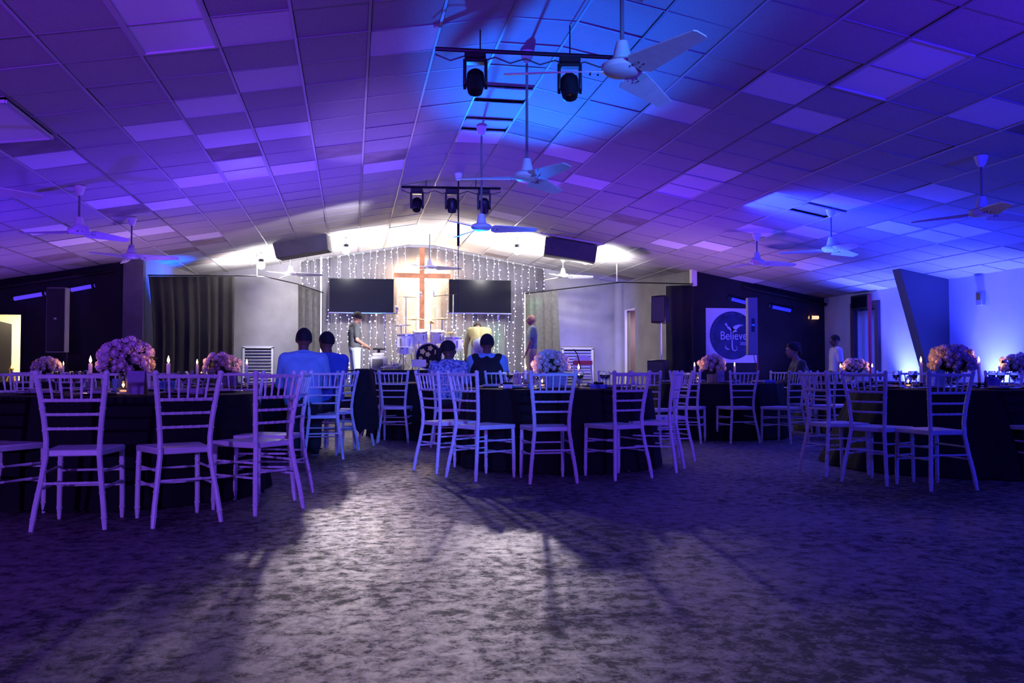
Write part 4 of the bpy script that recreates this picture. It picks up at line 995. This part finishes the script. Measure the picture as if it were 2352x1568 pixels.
cymbal(921, 748, .23, 'wide cymbal at the left of the kit before the backdrop', cb, tilt=-5); cymbal(956, 734, .19, 'cymbal high before the cross upright', gold, tilt=0)
cymbal(1015, 733, .22, 'cymbal high right of the cross', gold, tilt=-2); cymbal(989, 742, .10, 'small splash cymbal in the middle of the kit', gold); cymbal(1035, 766, .15, 'pair of hi-hats at the right of the kit', gold)
def mic(px, py, dep, z0, boom, lab, ang=0):
    p = onstage(px, dep, z0); z = at(px, py, D=dep).z-z0; t = thing('microphone_stand', lab, 'microphone stand', p, -TH, 'microphone stands on the stage')
    MB().lathe([(.0, 0), (.14, 0), (.14, .015), (.02, .03)], n=20, cap=False).build('base', blackm, t); MB().cyl((0, 0, .02), (0, 0, z), .010, n=8).build('pole', chrome, t)
    e_ = Vector((boom, 0, abs(boom)*ang)); MB().tube([Vector((-boom*.25, 0, z-abs(boom)*.25*ang)), Vector((0, 0, z))+e_], .007, 6).build('boom', blackm, t)
    q = Vector((0, 0, z))+e_; MB().lathe([(.012, 0), (.016, .08), (.026, .09), (.026, .13), (.012, .145)], q, 12).build('microphone', chrome, t)
mic(884, 720, 18.2, .44, .25, 'microphone stand below the left screen with a pale microphone', 0); mic(932, 682, 20.3, .44, .35, 'tall microphone stand left of the cross', -.05)
mic(1041, 676, 20.0, .44, -.45, 'tall microphone stand in front of the right screen', -.1); mic(1160, 745, 19.2, .44, -.15, 'microphone stand left of the man in the polo shirt', .4)
# amplifier, keyboards, monitors, cables
p = onstage(870, 18.0, RIS+.02); t = thing('guitar_amplifier', 'grey amplifier with a small stool top on it, behind the bright blue chair', 'amplifier', p, -TH)
gr = mat('grey_gear', (.42, .41, .40), .5, nz=.2, sc=8)
MB().box((0, 0, .15), (.34, .3, .28)).build('cabinet', gr, t, bev=.03); MB().box((0, -.155, .14), (.22, .012, .18)).build('grille', mat('grey_grille', (.11, .105, .1), .7), t, bev=.004)
MB().box((0, 0, .32), (.25, .2, .07)).build('control_head', gr, t, bev=.02); MB().lathe([(.12, .42), (.13, .44), (.12, .46), (0, .465)], n=18, cap=False).build('stool_top', blackp, t); MB().cyl((0, 0, .34), (0, 0, .43), .03).build('stool_post', blackm, t)
def keyboard(px, dep, z0, z1, w, lab, m, rz=0):
    p = onstage(px, dep, z0); k = z1-z0; t = thing('keyboard', lab, 'keyboard', p, -TH+rz)
    MB().box((0, 0, k), (w, .3, .09)).build('body', m, t, bev=.01)
    wk = MB(); n = 28
    for i in range(n): wk.box((-w/2+.06+i*(w-.12)/n, -.05, k+.05), ((w-.12)/n*.9, .15, .012))
    wk.build('white_key', head_m, t, kind='stuff')
    for s in (-1, 1): MB().tube([(-s*.3, s*.15, k-.05), (s*.3, -s*.12, 0)], .014, 6).build('leg', blackm, t)
keyboard(1075, 18.3, .44, 1.05, .9, 'dark keyboard on crossed legs in front of the bending man', blackp)
def wedge(px, dep, z0, w, h, lab, m, name='stage_monitor'):
    t = thing(name, lab, 'speaker', onstage(px, dep, z0), -TH); MB().prism([(-.2, 0), (.2, 0), (.12, h), (-.05, h)], -w/2, w/2, 'x').build('cabinet', m, t, bev=.01)
    MB().box((0, -.14, h*.52), (w-.04, .01, h*.85), (R(-34), 0, 0)).build('grille', mat('grey_grille', (.11, .105, .1), .7), t, False)
wedge(905, 17.9, RIS+.02, .4, .12, 'low dark wedge monitor on the riser left of the bass drum', blackp)
p = onstage(962, 17.3, .44); t = thing('music_stand', 'white lit sheet stand in front of the bass drum', 'music stand', p, -TH); k = at(962, 834, D=17.3).z-.44
MB().box((0, 0, k), (.28, .012, .16), (R(-25), 0, 0)).build('desk', mat('sheet_white', (.9, .86, .85), .6), t, False); MB().cyl((0, .02, 0), (0, .02, k), .01).build('pole', chrome, t)
for i in range(3): a = i*2.094; MB().tube([(0, .02, .25), (.22*math.cos(a), .02+.22*math.sin(a), 0)], .008, 6).build('leg', chrome, t)
RC = random.Random(4)
for i, (px, dep, lab) in enumerate(((898, 17.7, 'tangle of pale cables on the riser beside the amplifier'), (940, 17.25, 'looped white cable hanging before the riser'), (1095, 17.4, 'heap of cables on the stage behind the man in the vest'))):
    p = onstage(px, dep, RIS+.03 if i == 0 else .46); pts = [(RC.uniform(-.22, .22), RC.uniform(-.12, .12), max(.012, RC.uniform(0, .18))) for _ in range(22)]
    cu = bpy.data.curves.new('c', 'CURVE'); 
    fine = []
    for j in range(len(pts)-3):
        for q in range(5):
            u = q/5; a, b, c, d = [Vector(pts[j+m]) for m in range(4)]
            fine.append(.5*((2*b)+(c-a)*u+(2*a-5*b+4*c-d)*u*u+(3*b-a-3*c+d)*u**3))
    o = MB().tube(fine, .008, 5).build('cable', mat('pale_cable', (.6, .58, .52), .5)); o.location = p; tag(o, lab, 'cable')
# white shelving stand with a rounded top by the right vent, mic arm on it
p = onstage(1338, 18.6, .44); t = thing('ladder_stand', 'white ladder-like stand with a rounded top and red band by the right vent', 'stand', p, -TH)
k = at(1338, 818, D=18.6).z-.44
for s in (-1, 1): MB().tube([(s*.22, 0, 0), (s*.17, 0, k-.1)], .02, 8).build('side_rail', head_m, t)
for j in range(5): MB().box((0, 0, .12+j*(k-.2)/5), (.38, .03, .02)).build('rung', head_m, t, bev=.004)
MB().prism([(.19*math.cos(a), k-.12+.15*math.sin(a)) for a in [math.pi*j/14 for j in range(15)]], -.02, .02, 'y').build('rounded_top', head_m, t)
MB().box((0, -.025, k-.14), (.42, .012, .09)).build('red_band', mat('red_band', (.75, .12, .08), .5), t, False)
MB().tube([(-.2, -.1, k-.5), (-.05, -.1, k-.25), (-.12, -.1, k+.05), (-.2, -.1, k+.15)], .012, 6).build('black_arm', blackp, t)
# things seen through the left doorway
p = Vector(((dl0+dl1)/2+.1, YF+1.3, 0))
t = thing('coat_rack', 'rack with hooks and hanging dark bags seen through the bright left doorway', 'rack', p)
MB().cyl((0, 0, 0), (0, 0, 1.95), .03).build('pole', mat('tan_wood', (.6, .48, .3), .5), t)
for j in range(5): a = j*1.257; MB().tube([(0, 0, 1.85), (.16*math.cos(a), .16*math.sin(a), 1.92), (.2*math.cos(a), .2*math.sin(a), 2.0)], .01, 6).build('hook', blackm, t)
MB().ball((.05, -.05, 1.2), (.12, .1, .28), 12, 8).build('dark_bag', blackp, t); MB().ball((.0, -.04, .6), (.14, .12, .5), 12, 8).build('dark_coat', drape, t)
for i, (dx, dy, hh) in enumerate(((-.25, -.5, 1.05), (-.05, -.7, .8))):
    o = MB().lathe([(.05, 0), (.06, .05), (.02, hh*.3), (.09, hh*.55), (.1, hh*.7), (.03, hh*.85), (.045, hh*.92), (.0, hh)], n=18, cap=False).build('brass_trophy', gold); o.location = p+Vector((dx, dy, 0)); tag(o, ('taller' if i == 0 else 'shorter')+' brass trophy glinting inside the bright left doorway', 'trophy')
o = MB().prism([(-.6, 0), (.0, 0), (.0, 1.85), (-.6, 2.0)], -.02, .02, 'y').build('folded_partition', mat('dark_partition', (.12, .11, .10), .8)); o.location = (dl1-.50, YF+.9, 0); o.rotation_euler = (0, 0, .1); tag(o, 'dark grey partition leaning inside the left doorway', 'partition')
# black jacket on the chair near the stage
m = CHJ.matrix_basis; c = CHJ.location; rz = CHJ.rotation_euler.z
mb = MB(); n = 40; vs = []
for z, wx, wy, dx in ((.955, .14, .03, 0), (.94, .19, .05, 0), (.85, .21, .06, .0), (.7, .22, .07, .01), (.5, .24, .08, .03), (.32, .25, .07, .05), (.2, .22, .05, .08)):
    for k in range(n):
        a = 2*math.pi*k/n; w_ = 1+.06*math.sin(7*a+z*4)+.05*math.sin(13*a)
        vs.append((wx*w_*math.cos(a), -.25-dx+wy*w_*math.sin(a), z+(.03*math.sin(5*a) if z < .25 else 0)))
mb.add(vs, [(i*n+k, i*n+(k+1) % n, (i+1)*n+(k+1) % n, (i+1)*n+k) for i in range(6) for k in range(n)]+[tuple(range(n))[::-1]])
o = mb.build('black_jacket', drape); o.location = c; o.rotation_euler = (0, 0, rz); tag(o, 'long black jacket hanging over a chair back near the stage', 'jacket')

# ================================================================== PEOPLE
def remesh(mb, vox, m, name, parent, smooth=4):
    me = bpy.data.meshes.new('t'); me.from_pydata(mb.v, [], mb.f); o = bpy.data.objects.new('t', me); COL.objects.link(o)
    bm = bmesh.new(); bm.from_mesh(me); bmesh.ops.recalc_face_normals(bm, faces=bm.faces); bm.to_mesh(me); bm.free()
    r = o.modifiers.new('r', 'REMESH'); r.mode = 'VOXEL'; r.voxel_size = vox
    s_ = o.modifiers.new('s', 'SMOOTH'); s_.iterations = smooth; s_.factor = .6
    dg = bpy.context.evaluated_depsgraph_get(); me2 = bpy.data.meshes.new_from_object(o.evaluated_get(dg)); bpy.data.objects.remove(o)
    me2.name = name; me2.materials.clear(); me2.materials.append(m); me2.shade_smooth(); return link(name, me2, parent)
def cap(mb, a, b, r0, r1, n=12):
    a, b = Vector(a), Vector(b); mb.tube([a, b], [r0, r1], n); mb.ball(a, r0, n, 8); mb.ball(b, r1, n, 8)
STAND = dict(pel=(0, 0, .96), chest=(0, -.01, 1.30), neck=(0, -.015, 1.47), head=(0, .01, 1.62), sR=(.175, -.01, 1.41), eR=(.225, -.03, 1.13), wR=(.23, .04, .90), hR=(.09, 0, .93), kR=(.10, .02, .50), aR=(.10, -.02, .08))
SIT = dict(pel=(0, -.06, .56), chest=(0, -.08, .92), neck=(0, -.07, 1.08), head=(0, -.03, 1.225), sR=(.18, -.08, 1.02), eR=(.24, .02, .76), wR=(.14, .24, .74), hR=(.09, -.02, .54), kR=(.11, .40, .52), aR=(.11, .36, .08))
def person(label, loc, rz, base, J={}, shirt=None, pants=jeans, skinm=skin, hair='short', sleeve='short', hy=0, hp=0, wide=1.0, shoe=blackp, extra=None, group=None, sc=1.0):
    j = dict(base)
    for k in list(j):
        if k.endswith('R'): j[k[0]+'L'] = (-j[k][0], j[k][1], j[k][2])
    j.update(J); V = {k: Vector(v) for k, v in j.items()}
    t = thing('person', label, 'person', loc, rz, group); t.scale = (sc, sc, sc)
    ax = (V['sR']-V['sL']).normalized(); W_ = wide
    def torso(mb, g, lo=True):
        up = (V['chest']-V['pel'])
        for s in (-1, 1):
            if lo: cap(mb, V['pel']+ax*s*.06*W_, V['pel']+up*.45+ax*s*.055*W_, .105*W_+g, .10*W_+g)
            else: cap(mb, V['pel']+up*.15+ax*s*.06*W_, V['pel']+up*.45+ax*s*.055*W_, .105*W_+g, .10*W_+g)
            cap(mb, V['pel']+up*.45+ax*s*.055*W_, V['chest']+ax*s*.075*W_, .10*W_+g, .105*W_+g)
            cap(mb, V['chest']+ax*s*.07*W_, V['s'+'LR'[s > 0]], .095+g, .058+g)
            cap(mb, V['neck']-Vector((0, 0, .02))+ax*s*.02, V['s'+'LR'[s > 0]], .045+g, .052+g)
        cap(mb, V['chest'], V['neck']-Vector((0, 0, .03)), .09+g, .055+g*.6)
    body = MB(); torso(body, 0); cap(body, V['neck']-Vector((0, 0, .04)), V['head']-Vector((0, .01, .05)), .056, .05)
    HM = Matrix.Translation(V['head']) @ Euler((R(hp), 0, R(hy))).to_matrix().to_4x4()
    def H(p): return HM @ Vector(p)
    hb = MB(); hb.ball((0, -.008, .015), (.076, .094, .098), 16, 12); hb.ball((0, .03, -.045), (.055, .06, .062), 12, 8); hb.ball((0, .05, -.09), (.028, .03, .025), 10, 6)
    hb.tube([(0, .082, .015), (0, .100, -.012), (0, .108, -.03), (0, .088, -.042)], [.010, .013, .017, .012], 8)
    hb.ball((0, .082, -.062), (.026, .014, .012), 10, 6); hb.ball((.03, .082, .03), (.022, .014, .008), 8, 6); hb.ball((-.03, .082, .03), (.022, .014, .008), 8, 6)
    for s in (-1, 1): hb.ball((s*.080, -.005, -.005), (.012, .022, .034), 8, 6)
    body.add([H(v) for v in hb.v], hb.f)
    for s in 'LR':
        cap(body, V['s'+s], V['e'+s], .054*W_, .040); cap(body, V['e'+s], V['w'+s], .040, .026)
        cap(body, V['h'+s], V['k'+s], .085, .055); cap(body, V['k'+s], V['k'+s].lerp(V['a'+s], .35), .055, .058); cap(body, V['k'+s].lerp(V['a'+s], .35), V['a'+s], .058, .036)
    b = remesh(body, .013, skinm, 'body', t, 3)
    # hands: palm, four unequal bent fingers and a thumb, joined to the body mesh
    hm = MB()
    for s in 'LR':
        d = (V['w'+s]-V['e'+s]).normalized(); sd = ax*(1 if s == 'R' else -1); sd = (sd-d*sd.dot(d)).normalized(); nn = d.cross(sd)
        w = V['w'+s]; cap(hm, w, w+d*.045, .026, .028, 8); cap(hm, w+d*.045+sd*.018, w+d*.085+sd*.02, .016, .015, 8); cap(hm, w+d*.045-sd*.018, w+d*.085-sd*.02, .016, .015, 8)
        for q, (o_, L_) in enumerate(((-.030, .062), (-.010, .075), (.010, .070), (.030, .052))):
            f0 = w+d*.088+sd*o_; f1 = f0+d*L_*.5+nn*.008; f2 = f1+d*L_*.42+nn*.022*(1 if s == 'R' else -1)
            hm.tube([f0-d*.02, f0, f1, f2], [.010, .010, .009, .007], 6)
        hm.tube([w+d*.02-sd*.022, w+d*.05-sd*.048, w+d*.085-sd*.056], [.012, .011, .008], 6)
    me = b.data; bm = bmesh.new(); bm.from_mesh(me); hmesh = hm.mesh('h', skinm); bm.from_mesh(hmesh)
    for f in bm.faces: f.smooth = True
    bm.to_mesh(me); bm.free(); bpy.data.meshes.remove(hmesh)
    eb = MB()
    for s in (-1, 1): eb.ball(H((s*.030, .079, .018)), .0105, 8, 6)
    eb.build('eye', mat('eye_white', (.55, .5, .48), .2), t, kind='stuff')
    if shirt:
        c = MB(); torso(c, .014, False)
        for s in 'LR':
            e_ = V['e'+s]
            if sleeve == 'long': cap(c, V['s'+s], e_, .066*W_, .052); cap(c, e_, V['e'+s].lerp(V['w'+s], .88), .052, .038)
            elif sleeve == 'short': cap(c, V['s'+s], V['s'+s].lerp(e_, .72), .068*W_, .060)
        c.ball(V['neck']-Vector((0, 0, .035)), (.07, .07, .03), 12, 6)
        remesh(c, .014, shirt, 'shirt', t, 4)
    if pants:
        c = MB(); up = V['chest']-V['pel']
        for s in (-1, 1): cap(c, V['pel']+ax*s*.05, V['pel']+up*.2+ax*s*.05, .118*W_, .112*W_)
        for s in 'LR': cap(c, V['h'+s], V['k'+s], .102, .074); cap(c, V['k'+s], V['a'+s]+Vector((0, 0, .02)), .074, .066)
        remesh(c, .016, pants, 'trousers', t, 4)
    for s in 'LR':
        a = V['a'+s]; fd = Vector((0, 1, 0)) if 'fd' not in j else Vector(j['fd'])
        MB().ball((a.x, a.y+.06, a.z-.04), (.045, .13, .042), 12, 8).box((a.x, a.y+.055, a.z-.073), (.085, .25, .014)).build('shoe', shoe, t)
    hs = MB()
    if hair in ('short', 'afro', 'bun', 'ponytail', 'cap'):
        g = {'short': .006, 'afro': .02, 'bun': .014, 'ponytail': .012, 'cap': .010}[hair]
        n, mm = 20, 10
        vs = []
        for i in range(mm+1):
            ph = (math.pi*.60)*i/mm
            for k in range(n):
                a = 2*math.pi*k/n; fr = max(0, math.sin(a)); cut = 1-.36*fr**2
                p_ = ph*cut; vs.append(((.078+g)*math.sin(p_)*math.cos(a), -.010+(.096+g)*math.sin(p_)*math.sin(a), .016+(.100+g)*math.cos(p_)))
        fs = [(i*n+k, i*n+(k+1) % n, (i+1)*n+(k+1) % n, (i+1)*n+k) for i in range(mm) for k in range(n)]
        hs.add([H(v) for v in vs], fs)
        if hair == 'bun': q = MB().ball((0, -.08, .075), (.05, .05, .045), 12, 8).ball((0, -.09, -.03), (.07, .045, .07), 12, 8); hs.add([H(v) for v in q.v], q.f)
        if hair == 'ponytail': q = MB().tube([(0, -.08, .02), (0, -.135, -.02), (.0, -.15, -.10), (0, -.13, -.17), (0, -.11, -.21)], [.035, .042, .036, .024, .006], 10); hs.add([H(v) for v in q.v], q.f)
        hs.build('hair' if hair != 'cap' else 'flat_cap', hairm if hair != 'cap' else mat('black_felt', (.012, .012, .014), .9), t)
    if extra: extra(t, V, H, ax)
    return t
bsh = mat('light_blue_shirt', (.20, .42, .62), .75, nz=.08, sc=20); dsh = mat('royal_blue_shirt', (.06, .12, .5), .75); floral = mat('floral_top', (.45, .55, .72), .75, nz=.7, sc=34, dark=(.05, .08, .25))
vest = mat('black_vest', (.010, .010, .012), .8); greytee = mat('grey_tshirt', (.07, .075, .075), .8, nz=.2, sc=10); olive = mat('olive_shirt', (.45, .42, .18), .8, nz=.12, sc=12)
polo = mat('slate_polo', (.16, .23, .30), .8, nz=.1, sc=12); khaki = mat('khaki_cloth', (.42, .34, .27), .8); greenj = mat('dark_green_sweater', (.045, .055, .03), .9, nz=.3, sc=40, sheen=.3); whitet = mat('white_tshirt', (.65, .66, .7), .75)
dark_tr = mat('dark_trousers', (.02, .02, .025), .85)
def seatof(ch, dx=0, dy=0): M = Matrix.Rotation(ch.rotation_euler.z, 3, 'Z'); return ch.location+M @ Vector((dx, dy, 0))
def collar(t, V, H, ax): MB().tube([V['neck']+Vector((.062*math.cos(a), .058*math.sin(a)-.005, .012+.012*math.sin(a)*-1)) for a in [k*.5236 for k in range(12)]], .014, 6, closed=True).build('collar', bsh, t)
person('man seen from behind in a light blue collared shirt, seated left of the aisle', seatof(CHA, -.19, -.02), CHA.rotation_euler.z+R(-8), SIT, dict(), bsh, dark_tr, skin, 'short', 'long', 12, 0, 1.12, extra=collar, sc=1.03)
person('man in a dark blue shirt seated beside him, turned in profile to the left', fl(746, 10.05), CHB.rotation_euler.z-R(20), SIT, dict(), dsh, dark_tr, skin, 'short', 'short', 0, 6, 1.12, sc=1.03)
person('woman with a ponytail and a floral blue top, seated and looking right', seatof(CHW, 0, .0), CHW.rotation_euler.z, SIT, dict(), floral, dark_tr, skin, 'ponytail', 'short', -60, 0, 1.05, sc=.97)
def vest_(t, V, H, ax):
    c = MB(); up = V['chest']-V['pel']
    for s in (-1, 1):
        cap(c, V['pel']+up*.1+ax*s*.06, V['pel']+up*.5+ax*s*.06, .145, .14); cap(c, V['pel']+up*.5+ax*s*.06, V['chest']+ax*s*.07, .14, .14); cap(c, V['chest']+ax*s*.07, V['s'+'LR'[s > 0]]-ax*s*.04+Vector((0, 0, .01)), .128, .080); cap(c, V['chest'], V['neck']-Vector((0, 0, .05)), .11, .075)
    remesh(c, .016, vest, 'vest', t, 4)
person('man from behind in a black vest over blue sleeves and a black cap, seated centre', seatof(CHD, -.16, -.02), CHD.rotation_euler.z-R(4), SIT, dict(), bsh, dark_tr, skin, 'cap', 'short', 0, 0, 1.08, extra=vest_, sc=1.04)
person('woman in a dark green sweater with her hair in a bun, seated and facing left', seatof(CHG, 0, .05), CHG.rotation_euler.z+R(0), SIT, dict(head=(.0, .0, 1.23)), greenj, dark_tr, skin2, 'bun', 'long', 15, 0, 1.12)
p = fl(1919, 16.6)
person('person in a white T-shirt standing in profile beside the doorway of the right wall', p, math.pi/2-TH, STAND, dict(), whitet, dark_tr, skin, 'short', 'short', 0, -4, .98, sc=.93)
# on the stage
person('man in a grey T-shirt and light jeans on stage, head bowed over his hands', fl(815, 18.3, .44), facing((0, 0), (.9, .25)), STAND, dict(head=(0, .05, 1.60), eR=(.23, -.02, 1.13), wR=(.12, .20, 1.02), eL=(-.23, -.02, 1.13), wL=(-.12, .20, 1.02)), greytee, jeans, skin2, 'afro', 'short', 0, -28, 1.05, shoe=mat('white_shoe', (.75, .72, .7), .6), sc=1.0)
person('man in an olive shirt on stage bending forward over equipment, arms reaching down', fl(1103, 18.9, .44), math.pi-TH-math.pi+R(6), STAND, dict(pel=(0, -.04, .98), chest=(0, .22, 1.22), neck=(-.02, .36, 1.32), head=(-.03, .46, 1.34), sR=(.18, .30, 1.27), sL=(-.18, .30, 1.27), eR=(.24, .36, .98), wR=(.22, .42, .74), eL=(-.27, .34, .98), wL=(-.27, .38, .72), kR=(.11, .02, .5), kL=(-.11, .02, .5)), olive, mat('pale_jeans', (.55, .58, .66), .8, nz=.1, sc=20), skin, 'short', 'long', 0, -45, 1.12, sc=1.08)
def glasses(t, V, H, ax): MB().tube([H((-.05, .03, .10)), H((0, .055, .115)), H((.05, .03, .10)), H((.085, -.02, .05))], .006, 6).build('glasses_on_head', blackp, t)
person('bald man in slate polo shirt and khaki trousers standing on stage, facing left', fl(1221, 18.5, .44), math.pi/2-TH+R(8), STAND, dict(eR=(.24, -.04, 1.13), wR=(.25, .02, .88), eL=(-.22, .06, 1.14), wL=(-.2, .14, .92)), polo, khaki, skin2, 'none', 'short', 0, 4, 1.0, extra=glasses, sc=.97)
